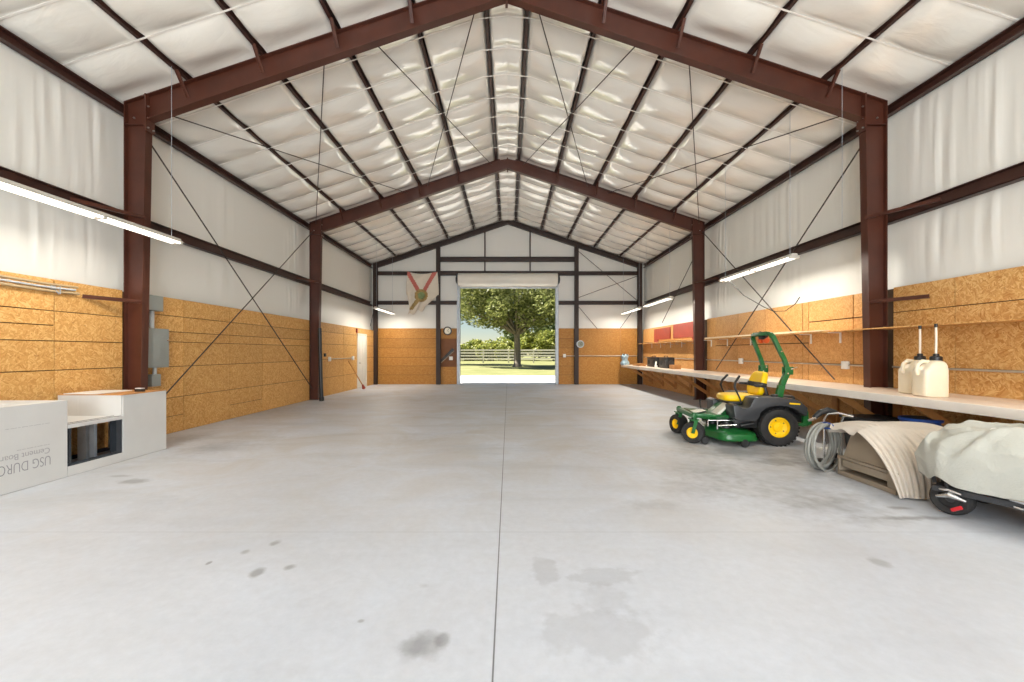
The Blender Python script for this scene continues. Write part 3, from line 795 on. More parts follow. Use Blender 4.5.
# conduit and outlets, left far bay
cd = thing('wall_conduit', 'short level conduit with outlets at both ends near the white walk door', 'conduit', (XO, 15, 1.2))
m = MB(); m.tube([(XO+.03, 14.0, 1.21), (XO+.03, 16.0, 1.21)], .016, 8); m.build('pipe', M['emt'], cd)
for y in (13.95, 16.05):
    m = MB(); m.box(XO+.001, XO+.06, y-.06, y+.06, 1.13, 1.28); m.build('outlet_box', M['white'], cd, bevel=.006)
m = MB(); m.box(XO+.001, XO+.05, 16.42, 16.52, 2.2, 2.36); o = m.build('door_sensor', M['redboard'], bevel=.006); setp(o, 'small reddish box high on the left wall beside the white door', 'sensor')

br = thing('broom', 'wooden-handled broom leaning on the left wall beside the white door', 'broom', (-5.75, 16.3, 0))
m = MB(); m.tube([(-5.66, 16.28, .16), (-5.945, 15.6, 1.10)], .02, 10); m.build('handle', M['lumber'], br)
m = MB(); m.tube([(-5.62, 16.33, .02), (-5.66, 16.28, .18)], [.07, .03], 10); m.build('bristles', M['redboard'], br)

# black pipe leaning on the middle left column
bp = thing('black_pipe', 'black plastic pipe leaning upright against the middle left column', 'pipe', (-5.52, 12.3, 0))
m = MB(); m.tube([(-5.50, 12.36, .004), (-5.54, 12.38, .9), (-5.585, 12.42, 2.15)], .055, 14); m.build('tube', M['black'], bp)
m = MB(); m.tube([(-5.496, 12.358, 0.0), (-5.501, 12.362, .12)], .066, 14); m.build('collar', M['rubber'], bp)
m = MB(); m.box(-5.60, -5.55, 12.72, 12.80, 1.30, 1.40); o = m.build('switch_box', M['black'], bevel=.006); setp(o, 'small dark box on the side of the middle left column', 'switch')

# ------------------------------------------------------------------ strip lights
def strip_light(label):
    t = thing('strip_light', label, 'strip light', (0, 0, 0), 0, 'hanging strip lights')
    Ln = 2.44
    m = MB(); m.prism([(-.045, .055), (.045, .055), (.055, .02), (.105, -.005), (.105, -.009), (.05, .006), (-.05, .006), (-.105, -.009), (-.105, -.005), (-.055, .02)], 0, Ln, 'Y')
    m.build('reflector', M['housing'], t, local=True, smooth=False)
    for x in (-.055, .055):
        m = MB(); m.tube([(x, .04, -.012), (x, Ln-.04, -.012)], .018, 10); m.build('lamp_tube', M['tube'], t, local=True)
    for y in (.02, Ln/2, Ln-.02):
        m = MB(); m.box(-.08, .08, y-.02, y+.02, -.03, .02); m.build('socket', M['housing'], t, local=True, bevel=.004)
    for y in (.12, Ln-.12):
        m = MB(); m.tube([(0, y, .055), (0, y, zc(4.97+CX)-3.09-.0)], .0035, 5); m.build('hanging_wire', M['galv'], t, local=True)
    return t
s0 = strip_light('long white strip light nearest the camera, hanging over the near left wall')
s0.location = (CX-4.96, 3.9, 3.09)
FIX = [(CX-4.96, 3.9)]
for (x, y, lab) in [(CX+4.97, 7.25, 'long white strip light hanging above the mower on the right wall'),
                    (CX+4.97, 12.75, 'white strip light hanging just past the middle right column'),
                    (CX+4.97, 15.75, 'farthest white strip light on the right, by the end of the workbench'),
                    (CX-4.96, 15.75, 'farthest white strip light on the left, in the far corner above the plain boards')]:
    dup(s0, (x, y, 3.09), None, lab); FIX.append((x, y))
m = MB(); m.tube([(CX+4.97, 6.22, zc(5.0)), (CX+4.972, 6.22, 4.4), (CX+4.97, 6.22, 3.27)], .003, 5)
o = m.build('hanging_wire', M['galv']); setp(o, 'single loose wire hanging from the roof in front of the near right column', 'wire')
m = MB(); m.tube([(4.9, 9.4, 3.08), (5.2, 9.3, 2.7), (5.62, 9.22, 2.42), (5.75, 9.1, 2.32), (5.80, 8.8, 2.30), (5.84, 8.55, 2.42), (5.88, 8.48, 2.55)], .008, 6)
o = m.build('power_cord', M['rubber']); setp(o, 'thin dark cord looping from the strip light to the wall above the shelf', 'cord')

# ------------------------------------------------------------------ roll-up door and far wall items
rd = thing('roll_up_door', 'white roll-up door coiled above the opening in the far wall', 'roll-up door', (-.03, 18.5, 4.3))
ring = []
m = MB(); n = 40
prof = [(.27*math.cos(q*2*PI/24), .27*math.sin(q*2*PI/24)) for q in range(24)]
m.prism([(18.42+a, 4.62+b) for a, b in prof], -2.20, 2.14, 'X'); m.build('coil', M['offwhite'], rd)
m = MB()
for k in range(5):
    m.box(-2.16, 2.10, 18.62-.004*(k % 2), 18.64, 4.31+.065*k, 4.31+.065*(k+1)-.006)
m.build('curtain', M['offwhite'], rd, smooth=False)
m = MB(); m.box(-2.16, 2.10, 18.60, 18.66, 4.26, 4.315); m.build('bottom_bar', M['galv'], rd, bevel=.006)
for x in (-2.26, 2.2):
    m = MB(); m.box(x-.02, x+.02, 18.2, 18.68, 4.44, 4.84); m.lathe([(0, .05), (.11, .05), (.11, -.05), (0, -.05)], Xf((x, 18.42, 4.62), 0, PI/2), 16); m.build('bracket', M['black'], rd, smooth=False)
m = MB(); m.tube([(-2.22, 18.3, 4.55), (-2.23, 18.55, 3.5), (-2.22, 18.58, 1.5)], .008, 5); m.build('chain', M['galv'], rd)

def clock(name, label, x, z, face, rim, r, y=18.695, hands=True, cat='clock'):
    t = thing(name, label, cat, (x, y, z-r))
    X = Xf((x, y, z), PI/2)
    m = MB(); m.lathe([(0, .0), (r, .0), (r, .045), (r*.80, .05), (r*.74, .03), (0, .03)], X, 32); m.build('rim', rim, t)
    m = MB(); m.lathe([(0, .034), (r*.75, .034), (r*.75, .031)], X, 32); m.build('dial', face, t)
    if hands:
        for a, l in ((2.2, .5), (.6, .7)):
            m = MB(); m.bar((x, y-.037, z), (x+r*l*math.sin(a), y-.037, z+r*l*math.cos(a)), .014, .004, (0, 1, 0)); m.build('hand', M['black'], t, smooth=False)
    return t
clock('wall_clock', 'round wall clock with a black rim left of the roll-up door', -2.71, 2.38, M['dial'], M['black'], .19)
clock('wall_gauge', 'round grey-green dial on the column right of the roll-up door', 3.17, 1.79, M['gauge'], M['galv'], .165, 18.55, True, 'dial')
m = MB(); m.box(-3.01, -2.31, 18.70, 18.718, .78, 2.02); o = m.build('dark_board', M['darkply'], bevel=.003); setp(o, 'dark stained board on the far wall under the clock', 'board')
tl = thing('hanging_tool', 'long dark tool hanging diagonally on the dark board under the clock', 'tool', (-2.7, 18.67, 1.0))
m = MB(); m.bar((-3.0, 18.66, 1.02), (-2.45, 18.66, 1.58), .12, .05, (0, 1, 0)); m.build('body', M['black'], tl, bevel=.012)
m = MB(); m.bar((-2.99, 18.63, .96), (-2.40, 18.63, 1.50), .03, .02, (0, 1, 0)); m.build('edge_strip', M['tan'], tl, bevel=.004)
m = MB(); m.box(-2.64, -2.48, 18.655, 18.70, 1.08, 1.24); o = m.build('outlet_box', M['white'], bevel=.01); setp(o, 'white outlet box on the dark board left of the roll-up door', 'outlet')
cd = thing('wall_conduit', 'level conduit with a white outlet along the far wall right of the door', 'conduit', (4, 18.7, 1.26))
m = MB(); m.tube([(2.5, 18.695, 1.27), (5.8, 18.695, 1.27)], .015, 8); m.build('pipe', M['emt'], cd)
m = MB(); m.box(2.43, 2.55, 18.66, 18.715, 1.2, 1.35); m.build('outlet_box', M['white'], cd, bevel=.008)
m = MB(); m.tube([(4.99, 18.695, 1.29), (4.99, 18.695, 2.5)], .012, 6); m.build('drop_pipe', M['lumber'], cd)

# flag pinned to the girts, gathered and twisted at the bottom
def flag():
    m = MB(); xc = -3.83; nu, nv = 48, 60
    def fn(u, v):
        s = u*2-1
        z = 4.99-1.80*v
        if v < .58: hw = .66+.06*math.sin(v*3); xs = xc+.03+s*hw
        else:
            q = (v-.58)/.42; hw = .66-.30*min(1, q*1.4); xs = xc+.03+s*hw-.30*q
        z -= .10*(1-s*s)*max(0, 1-v*5)           # top edge sags between its two pins
        pl = .035*math.sin(s*7+v*2)*(.3+v)+.03*noise.noise(Vector((s*2.2, v*4, 2)))
        if v > .6: z += .16*s*(v-.6)*2 + .06*math.sin(s*6)
        return (xs, 18.53+pl, z)
    vs = [fn(i/nu, j/nv) for j in range(nv+1) for i in range(nu+1)]
    fs = []; mi = []
    for j in range(nv):
        for i in range(nu):
            fs.append((j*(nu+1)+i, j*(nu+1)+i+1, (j+1)*(nu+1)+i+1, (j+1)*(nu+1)+i))
            x, _, z = fn((i+.5)/nu, (j+.5)/nv)
            cx0, cz0 = xc-.02, 3.93
            r = math.hypot((x-cx0)/.29, (z-cz0)/.29)
            a = abs(abs(x-cx0)*1.0-(z-cz0)*.58) < .10 and z > cz0
            b2 = abs((cx0-x)-(cz0-z)*.75) < .10 and z < cz0-.2 and v_ok(z)
            mi.append(3 if r < .55 else 2 if r < 1 else 1 if a else 2 if b2 else 0)
    m.v = vs; m.f = fs; m.mi = mi
    o = m.build('state_flag', [M['flagwhite'], M['flagred'], M['flagseal'], M['flaggreen']], ang=80)
    sol = o.modifiers.new('s', 'SOLIDIFY'); sol.thickness = .004
    return setp(o, 'crumpled white flag with a red cross and round seal pinned high on the far wall', 'flag')
def v_ok(z): return z > 3.3
flag()
# ------------------------------------------------------------------ workbench along the right wall
wb_ = thing('workbench', 'very long white-edged workbench on wooden braces along the right wall', 'workbench', (5.45, 11, .885))
XE = 4.92
m = MB(); m.box(XE+.03, XW-.004, -1.0, 18.35, .862, .885); m.build('worktop', M['benchtop'], wb_, bevel=.003)
m = MB(); m.box(XE, XE+.04, -1.0, 18.35, .78, .8845); m.build('front_edge', M['bench'], wb_, bevel=.003)
m = MB(); m.box(XW-.045, XW-.004, -1.0, 18.35, .77, .86); m.build('ledger', M['lumber'], wb_, smooth=False)
y = 5.2-1.22*3
while y < 18.3:
    if abs(y-12.7) < .15: y += .0
    m = MB(); m.bar((XE+.10, y, .80), (XW-.02, y, .20), .04, .09, (1, 0, 0)); m.build('brace', M['lumber'], wb_, smooth=False)
    m = MB(); m.box(XE+.04, XW-.045, y+.022, y+.06, .772, .861); m.build('joist', M['lumber'], wb_, smooth=False)
    m = MB(); m.box(XW-.042, XW-.004, y-.06, y+.06, .12, .78); m.build('wall_cleat', M['lumber'], wb_, smooth=False)
    y += 1.215

# wall shelf above the bench
sh = thing('wall_shelf', 'narrow board shelf along the right wall above the workbench', 'shelf', (5.85, 9, 1.8))
for a, b in ((-1.0, 6.50), (6.70, 11.95), (12.82, 18.5)):
    m = MB(); m.box(5.56 if a < 12 else 5.70, XW-.003, a, b, 1.79, 1.808)
    if a < 0: m.box(5.56, 5.605, 6.5, 6.70, 1.79, 1.808)
    m.build('shelf_board', M['osb_r'], sh, smooth=False)
for y in (7.52, 8.25, 10.3, 11.4, 12.3, 13.4, 14.4, 15.4, 16.4, 17.4):
    m = MB(); m.box(5.935, 5.945, y-.02, y+.02, 1.60, 1.79); m.box(5.72, 5.945, y-.008, y+.008, 1.778, 1.789); m.build('shelf_bracket', M['white'], sh, smooth=False)
m = MB(); m.box(5.55, 5.70, 8.15, 11.9, 1.809, 1.845); o = m.build('long_board', M['paleboard'], bevel=.004); setp(o, 'long pale board lying on the shelf behind the mower roll bar', 'board')
m = MB(); m.box(5.55, 5.69, 7.45, 8.05, 1.809, 1.83); o = m.build('short_board', M['paleboard'], bevel=.004); setp(o, 'short pale board at the near end of the long board on the shelf', 'board')

cd = thing('wall_conduit', 'long level conduit with square white outlet boxes on the right wall above the bench', 'conduit', (XW, 9, 1.2))
for a, b in ((-.5, 6.48), (6.72, 12.58), (12.82, 18.2)):
    m = MB(); m.tube([(XW-.022, a, 1.21), (XW-.022, b, 1.21)], .014, 8); m.build('pipe', M['emt'], cd)
for y in (7.38, 10.7, 12.95):
    m = MB(); m.box(XW-.06, XW-.001, y-.065, y+.065, 1.14, 1.28); m.build('outlet_box', M['white'], cd, bevel=.008)
    m = MB(); m.box(XW-.064, XW-.06, y-.04, y+.04, 1.165, 1.255); m.build('cover_plate', M['white'], cd, bevel=.001)

for (y0, y1, z0, z1, lab, notch) in [(13.3, 15.1, 1.93, 2.42, 'larger red painted board on the right wall, beside the middle column', 13.6), (15.4, 17.1, 1.93, 2.36, 'smaller red painted board on the right wall, nearer the far corner', 15.7)]:
    m = MB()
    if notch < 14: m.prism([(y0, z0-.12), (y0+.25, z0-.12), (y0+.25, z0), (y1, z0), (y1, z1), (y0, z1)], XW-.03, XW-.006, 'X')
    else: m.prism([(y0, z0), (y1-.45, z0), (y1-.45, z0-.12), (y1, z0-.12), (y1, z1), (y0, z1)], XW-.03, XW-.006, 'X')
    o = m.build('red_board', M['redboard'], smooth=False); setp(o, lab, 'board')
# pegs and tools under the far shelf
for i, (y, l) in enumerate([(13.4, .2), (14.1, .28), (14.7, .16), (15.2, .22), (15.9, .14), (16.7, .2)]):
    m = MB(); m.tube([(XW-.006, y, 1.72), (XW-.08, y, 1.715), (XW-.10, y, 1.74)], .009, 6)
    o = m.build('wall_hook', M['galv']); setp(o, 'small steel hook under the far part of the wall shelf', 'hook', 'hooks under the far shelf')

# radios and clutter on the far end of the bench
def radio(y, w, h, label, face):
    t = thing('radio', label, 'radio', (5.45, y, .885))
    m = MB(); m.box(5.32, 5.56, y-w/2, y+w/2, .887, .887+h); m.build('case', M['black'], t, bevel=.012)
    for dy in (-.28, .28):
        m = MB(); m.lathe([(0, .012), (.05, .004), (.085, .012), (.092, 0)], Xf((5.32, y+dy*w, .887+h*.48), 0, -PI/2), 20); m.build('speaker_cone', M[face], t)
    m = MB(); m.lathe([(0, .012), (.05, .004), (.085, .012), (.092, 0)], Xf((5.44, y-w/2, .887+h*.48), PI/2), 20); m.build('front_dial', M[face], t)
    m = MB(); m.tube([(5.42, y-.2*w, .887+h), (5.42, y-.2*w, .93+h), (5.42, y+.2*w, .93+h), (5.42, y+.2*w, .887+h)], .012, 8); m.build('handle', M['black'], t)
    return t
radio(14.45, .78, .37, 'black radio on the workbench beside the middle column, nearer of the two', 'char')
radio(15.65, .95, .36, 'black radio on the workbench, farther of the two', 'rubber')
m = MB(); m.tube([(5.18, 14.75, .887), (5.18, 14.75, .97)], [.06, .05], 14); o = m.build('white_cup', M['white']); setp(o, 'small white cup on the workbench in front of the radios', 'cup')
m = MB(); m.bar((5.22, 14.85, 1.10), (5.18, 14.78, .975), .05, .02); o = m.build('paint_stick', M['decal'], smooth=False); setp(o, 'pale stick standing in the small white cup', 'stick')
bag = MB()
def bagf(u, v):
    a = 2*PI*u; z = .887+.44*v; w = (.16+.03*math.sin(3*a+1))*(1-.25*v)*(1+.18*math.sin(v*9)); fl_ = 1-.75*max(0, v-.8)/.2
    return (5.02+w*math.cos(a)*1.0, 18.15+w*.8*math.sin(a)*fl_, z+.04*math.sin(a*4)*v)
bag.grid(bagf, 32, 14); o = bag.build('wrapped_bag', M['bluegrey'], ang=70); setp(o, 'blue and white plastic bag standing on the far end of the workbench', 'bag')
for (y, x, w, l, h, lab) in [(16.9, 5.25, .25, .9, .05, 'pine offcut lying on the far end of the workbench, the longer one'), (17.6, 5.55, .2, .5, .05, 'short pine offcut on the workbench by the far corner')]:
    m = MB(); m.box(x-w/2, x+w/2, y-l/2, y+l/2, .886, .886+h); m.box(x-w/2+.04, x+w/2-.02, y-l/2+.1, y+l/2-.1, .886+h, .886+h*1.7); o = m.build('wood_offcut', M['lumber'], smooth=False); setp(o, lab, 'wood')
m = MB(); m.box(5.3, 5.55, 13.5, 13.85, .886, 1.02); o = m.build('wooden_block', M['lumber'], bevel=.01); setp(o, 'small wooden block on the bench between the radio and the middle column', 'wood')

# ------------------------------------------------------------------ fuel jugs
def jug(x, y, rz, label):
    t = thing('fuel_jug', label, 'jug', (x, y, .886), rz, 'cream fuel jugs on the workbench')
    m = MB()
    # rounded-box body lofted in rings; shoulder rises towards the neck
    rings = [(.0, .90, .9), (.015, 1, 1), (.27, 1, 1), (.33, .985, .99), (.375, .93, .96), (.41, .82, .90), (.435, .64, .76), (.448, .36, .5)]
    nseg = 40; vs = []
    for (z, kx, ky) in rings:
        for k in range(nseg):
            a = 2*PI*k/nseg; ca, sa = math.cos(a), math.sin(a); e = .42
            px = math.copysign(abs(ca)**e, ca)*.138*kx+(.05*(1-kx) if kx < .99 else 0); py = math.copysign(abs(sa)**e, sa)*.125*ky
            zz = z
            if px < -.02 and z > .3: zz = z-.08*min(1, (-px-.02)/.09)*((z-.3)/.148)
            if abs(py) > .11 and .05 < z < .28: py *= .965
            vs.append((px, py, zz))
    fs = [tuple(reversed(range(nseg))), tuple((len(rings)-1)*nseg+k for k in range(nseg))]
    for i in range(len(rings)-1):
        for k in range(nseg):
            k2 = (k+1) % nseg; fs.append((i*nseg+k, i*nseg+k2, (i+1)*nseg+k2, (i+1)*nseg+k))
    m.add(vs, fs); m.build('body', M['jug'], t, local=True, ang=50)
    m = MB(); m.tube([(-.02, 0, .432), (-.085, 0, .440), (-.135, 0, .40), (-.152, 0, .33), (-.138, 0, .27)], [.024, .024, .022, .022, .024], 10); m.build('handle', M['jug'], t, local=True)
    m = MB(); m.lathe([(.045, .44), (.060, .442), (.060, .492), (.05, .50), (.03, .505), (.03, .53), (.018, .535), (0, .535)], Xf((.065, 0, 0)), 24); m.build('cap', M['black'], t, local=True)
    m = MB(); m.lathe([(.02, .39), (.024, .41), (.02, .43), (0, .432)], Xf((-.06, .06, .01)), 12); m.build('vent_cap', M['black'], t, local=True)
    m = MB(); m.tube([(.065, 0, .53), (.067, 0, .72), (.065, 0, .87)], .0125, 10); h = m.build('filler_hose', M['hosewhite'], t, local=True)
    m = MB(); m.tube([(.065, 0, .86), (.065, 0, .905)], .017, 10); m.build('hose_tip', M['black'], h, local=True)
    return t
j = jug(5.25, 5.23, math.radians(-8), 'cream fuel jug with a white filler hose on the workbench, the nearer one')
dup(j, (5.415, 5.60, .886), math.radians(-6), 'cream fuel jug on the workbench, half hidden behind the other jug')

# ------------------------------------------------------------------ zero-turn mower
mw = thing('zero_turn_mower', 'green and yellow zero-turn lawn mower with roll bar parked beside the workbench', 'mower', (4.18, 6.93, 0), math.atan2(.11, -.994))
B = lambda m, n, mat, p=None, **k: m.build(n, M[mat], p or mw, local=True, **k)
def wheel(cx, cy, r, w, rim_r, name, yoff=0, rz=0):
    X = Xf((cx, cy, r), PI/2, 0, 0) if not rz else Matrix.Translation(Vector((cx, cy, r))) @ Matrix.Rotation(rz, 4, 'Z') @ Matrix.Rotation(PI/2, 4, 'X')
    h = w/2; m = MB()
    m.lathe([(rim_r, h*.82), (rim_r*1.12, h*.95), (r*.80, h), (r*.93, h*.93), (r*.985, h*.72), (r, h*.35), (r, -h*.35), (r*.985, -h*.72), (r*.93, -h*.93), (r*.80, -h), (rim_r*1.12, -h*.95), (rim_r, -h*.82)], X, 44)
    if r > .2:
        for k in range(30):
            a = 2*PI*k/30
            for s in (-1, 1):
                Y = X @ Matrix.Rotation(a+(.1 if s > 0 else 0), 4, 'Z')
                m.box(r-.006, r+.004, -.014, .014, s*h*.12, s*h*.86, Y) if s > 0 else m.box(r-.006, r+.004, -.014, .014, -h*.86, -h*.12, Y)
    tyre = B(m, name, 'rubber')
    m = MB()
    for s in (-1, 1):
        m.lathe([(rim_r, s*h*.84), (rim_r*.93, s*h*.86), (rim_r*.86, s*h*.55), (rim_r*.5, s*h*.45), (rim_r*.42, s*h*.62), (rim_r*.2, s*h*.66), (0, s*h*.66)], X, 32)
    m.lathe([(rim_r*1.0, h*.8), (rim_r*1.0, -h*.8)], X, 32)
    rm = B(m, 'rim', 'yellow', tyre)
    sd = 1 if cy < 0 else -1     # outer face of the wheel (local axis Z of X points to -y)
    m = MB(); m.lathe([(0, sd*h*.76), (rim_r*.14, sd*h*.74), (rim_r*.14, sd*h*.6)], X, 14); B(m, 'hub_cap', 'green_dark' if r < .2 else 'yellow', tyre)
    if r > .2:
        for k in range(5):
            a = 2*PI*k/5; m = MB()
            m.lathe([(0, sd*h*.58), (rim_r*.06, sd*h*.57), (rim_r*.06, sd*h*.42)], X @ Matrix.Translation(Vector((rim_r*.66*math.cos(a), rim_r*.66*math.sin(a), 0))), 8); B(m, 'lug_nut', 'char', tyre)
for s in (1, -1): wheel(0, s*.43, .29, .27, .155, 'rear_wheel')
for s in (1, -1): wheel(1.21, s*.40, .168, .17, .085, 'caster_wheel', rz=(-.55 if s > 0 else -1.2))
# caster forks and front frame
for s in (1, -1):
    m = MB(); y = s*.40
    for q in (-.105, .105):
        m.bar((1.25, y+q, .168), (1.20, y+q, .37), .012, .05, (1, 0, 0))
    m.box(1.15, 1.26, y-.11, y+.11, .362, .378); m.tube([(1.20, y, .37), (1.20, y, .46)], .032, 14); m.lathe([(0, .485), (.03, .48), (.034, .455), (.034, .44)], Xf((1.20, y, 0)), 14)
    B(m, 'caster_fork', 'green')
m = MB()
m.bar((1.20, -.46, .425), (1.20, .46, .425), .065, .065)
for s in (1, -1):
    m.bar((1.20, s*.30, .425), (.80, s*.22, .36), .05, .06); m.bar((.80, s*.22, .36), (-.2, s*.22, .33), .05, .07)
m.box(-.25, .35, -.24, .24, .25, .30)
B(m, 'front_frame', 'green', bevel=.006)
# mower deck: deep stamped shell with rolled rim
m = MB(); outline = []
for k in range(64):
    a = 2*PI*k/64; ca, sa = math.cos(a), math.sin(a)
    px = math.copysign(abs(ca)**.62, ca)*.36; py = math.copysign(abs(sa)**.5, sa)*.68
    px += .05*math.cos(3*PI*py/1.36) if px > 0 else 0
    outline.append((px-.09, py))
rings = [(1.02, .09), (1.03, .105), (1.0, .115), (.985, .165), (.96, .19), (.88, .205), (.45, .25), (.05, .262)]
vs = [(.72+px*k, py*(1-(1-k)*.55), z) for (k, z) in rings for (px, py) in outline]
fs = [(i*64+k, i*64+(k+1) % 64, (i+1)*64+(k+1) % 64, (i+1)*64+k) for i in range(len(rings)-1) for k in range(64)]+[tuple((len(rings)-1)*64+k for k in range(64))]
m.add(vs, fs); deck = B(m, 'mower_deck', 'green', ang=35)
deck.modifiers.new('s', 'SOLIDIFY').thickness = .006
for (x, y) in ((.72, .40), (.78, 0), (.72, -.40)):
    m = MB(); m.lathe([(.10, .255), (.10, .30), (.085, .32), (.03, .325), (.03, .36), (0, .365)], Xf((x, y, 0)), 20); B(m, 'spindle_cover', 'black', deck)
for (x, y) in ((1.07, .50), (.55, .66)):
    m = MB(); m.lathe([(0, .03), (.05, .03), (.062, .015), (.062, -.015), (.05, -.03), (0, -.03)], Xf((x, y, .064), PI/2), 18); B(m, 'gauge_wheel', 'black', deck)
for (x0, y0, x1, y1, z) in ((.95, .30, .45, .34, .34), (.85, .42, .5, .45, .36), (.9, .55, .62, .55, .30)):
    m = MB(); m.tube([(x0, y0, z), (x1, y1, z+.02)], .012, 8); m.tube([(x0, y0, z), (x0, y0, .25)], .014, 8); B(m, 'deck_link', 'chrome')
m = MB(); m.box(.28, .62, -.28, .47, .265, .40); m.tube([(.70, .36, .265), (.70, .36, .35)], .075, 14); m.tube([(.55, .50, .30), (.35, .50, .34)], .03, 10); m.tube([(.40, .30, .34), (.40, .38, .34)], .06, 16); B(m, 'drive_housing', 'black', bevel=.02)
# foot platform, pedal and seat pedestal
m = MB(); m.prism([(1.16, .43), (1.14, .46), (.62, .43), (.62, .405), (1.12, .41)], -.34, .34, 'Y'); m.bar((1.14, .34, .43), (.62, .34, .42), .03, .04); m.bar((1.14, -.34, .43), (.62, -.34, .42), .03, .04)
B(m, 'foot_platform', 'green', bevel=.005)
m = MB(); m.prism([(.80, .42), (.62, .57), (.50, .60), (.30, .60), (.30, .42)], -.26, .20, 'Y'); B(m, 'seat_pedestal', 'green', bevel=.02)
m = MB(); m.prism([(.815, .425), (.795, .46), (.63, .605), (.595, .60), (.76, .43)], .03, .27, 'Y'); B(m, 'pedestal_decal_panel', 'decal', bevel=.006)
m = MB(); m.prism([(1.08, .44), (.92, .44), (.96, .52), (1.0, .52)], .02, .16, 'Y'); B(m, 'pedal', 'black', bevel=.008)
m = MB(); m.tube([(1.0, .10, .50), (1.01, .10, .62), (1.01, .10, .66)], [.012, .012, .016], 8); B(m, 'lift_handle', 'black')
m = MB(); m.bar((1.17, .22, .47), (1.0, .22, .505), .24, .006); B(m, 'warning_decal', 'decal')
# body fenders
prof = [(.68, .605), (.66, .42), (.62, .395), (.35, .385), (.31, .44), (.28, .52), (.20, .59), (.05, .63), (-.10, .615), (-.24, .56), (-.35, .47), (-.38, .48), (-.38, .60), (-.30, .68), (-.18, .735), (0, .75), (.30, .755), (.38, .735), (.44, .60), (.48, .575), (.55, .585), (.62, .635)]
for s in (1, -1):
    m = MB(); lo, hi = sorted((s*.26, s*.59)); m.prism(prof, lo, hi, 'Y'); B(m, 'fender', 'char', bevel=.018)
m = MB(); m.prism([(.30, .62), (.30, .70), (-.30, .70), (-.33, .62), (-.33, .30), (-.05, .30), (.1, .40)], -.25, .25, 'Y'); B(m, 'rear_body', 'char', bevel=.015)
m = MB(); m.lathe([(0, .0), (.05, .0), (.05, .03), (.04, .035), (0, .035)], Xf((.02, .44, .752)), 18); B(m, 'fuel_cap', 'black')
m = MB(); m.bar((-.12, .594, .665), (-.27, .594, .655), .004, .022); B(m, 'side_decal', 'yellow')
# engine and guard
m = MB(); m.box(-.48, -.22, -.30, .30, .34, .62); m.lathe([(0, .74), (.16, .735), (.19, .70), (.19, .60)], Xf((-.30, 0, 0)), 24)
for k in range(6): m.box(-.50, -.47, -.28, .28, .36+.04*k, .38+.04*k)
B(m, 'engine', 'black', bevel=.01)
m = MB(); m.tube([(-.26, .52, .34), (-.40, .52, .34), (-.48, .46, .36), (-.51, .2, .37), (-.51, -.2, .37), (-.48, -.46, .36), (-.4, -.52, .34), (-.26, -.52, .34)], .028, 10)
m.prism([(-.34, .30), (-.40, .32), (-.43, .42), (-.42, .54), (-.36, .58)], .48, .53, 'Y'); m.prism([(-.34, .30), (-.40, .32), (-.43, .42), (-.42, .54), (-.36, .58)], -.53, -.48, 'Y')
B(m, 'rear_guard', 'green', bevel=.004)
# seat
def cushion(m, fn, nu=20, nv=20): m.grid(fn, nu, nv)
def sup(u, v, hx, hy, hz, c, X=None):
    th = PI*(v-.5); ph = 2*PI*u
    f = lambda q, e: math.copysign(abs(q)**e, q)
    return (c[0]+hx*f(math.cos(th), .45)*f(math.cos(ph), .45), c[1]+hy*f(math.cos(th), .45)*f(math.sin(ph), .45), c[2]+hz*f(math.sin(th), .6))
m = MB(); m.grid(lambda u, v: sup(u, v, .265, .25, .065, (.40, 0, .695)), 36, 16); B(m, 'seat_cushion', 'yellow', ang=60, doubles=True)
def backf(u, v):
    x, y, z = sup(u, v, .06, .235, .205, (0, 0, 0)); y *= 1-.12*max(0, z/.2); x += .03*(y/.235)**2
    a = .26; return (.05+x*math.cos(a)-z*math.sin(a), y, .92+x*math.sin(a)+z*math.cos(a))
m = MB(); m.grid(backf, 36, 20); bk = B(m, 'seat_back', 'yellow', ang=60, doubles=True)
def bandf(u, v):
    a0 = 2*PI*u; f = lambda q: math.copysign(abs(q)**.45, q)
    x = .066*f(math.cos(a0)); y = .245*f(math.sin(a0)); z = -.06+.075*v; x += .03*(y/.235)**2
    a = .26; return (.05+x*math.cos(a)-z*math.sin(a), y, .92+x*math.sin(a)+z*math.cos(a))
m = MB(); m.grid(bandf, 40, 2); B(m, 'seat_band', 'black', bk)
for s in (1, -1):
    m = MB(); m.bar((.06, s*.28, .90), (.24, s*.28, .905), .05, .04); m.bar((.04, s*.28, .72), (.08, s*.28, .89), .03, .04); B(m, 'armrest', 'black', bevel=.014)
m = MB(); m.box(.20, .60, -.22, .22, .59, .64); m.box(-.02, .20, -.2, .2, .63, .70); B(m, 'seat_base', 'black', bevel=.012)
for s in (1, -1):
    y = s*.30; m = MB()
    m.tube([(.44, y, .60), (.465, y, .70), (.51, y*.97, .80), (.54, y*.94, .88), (.52, y*.88, .96), (.465, y*.8, 1.03), (.445, y*.76, 1.055)], [.011, .011, .014, .019, .019, .019, .016], 10)
    B(m, 'control_lever', 'black')
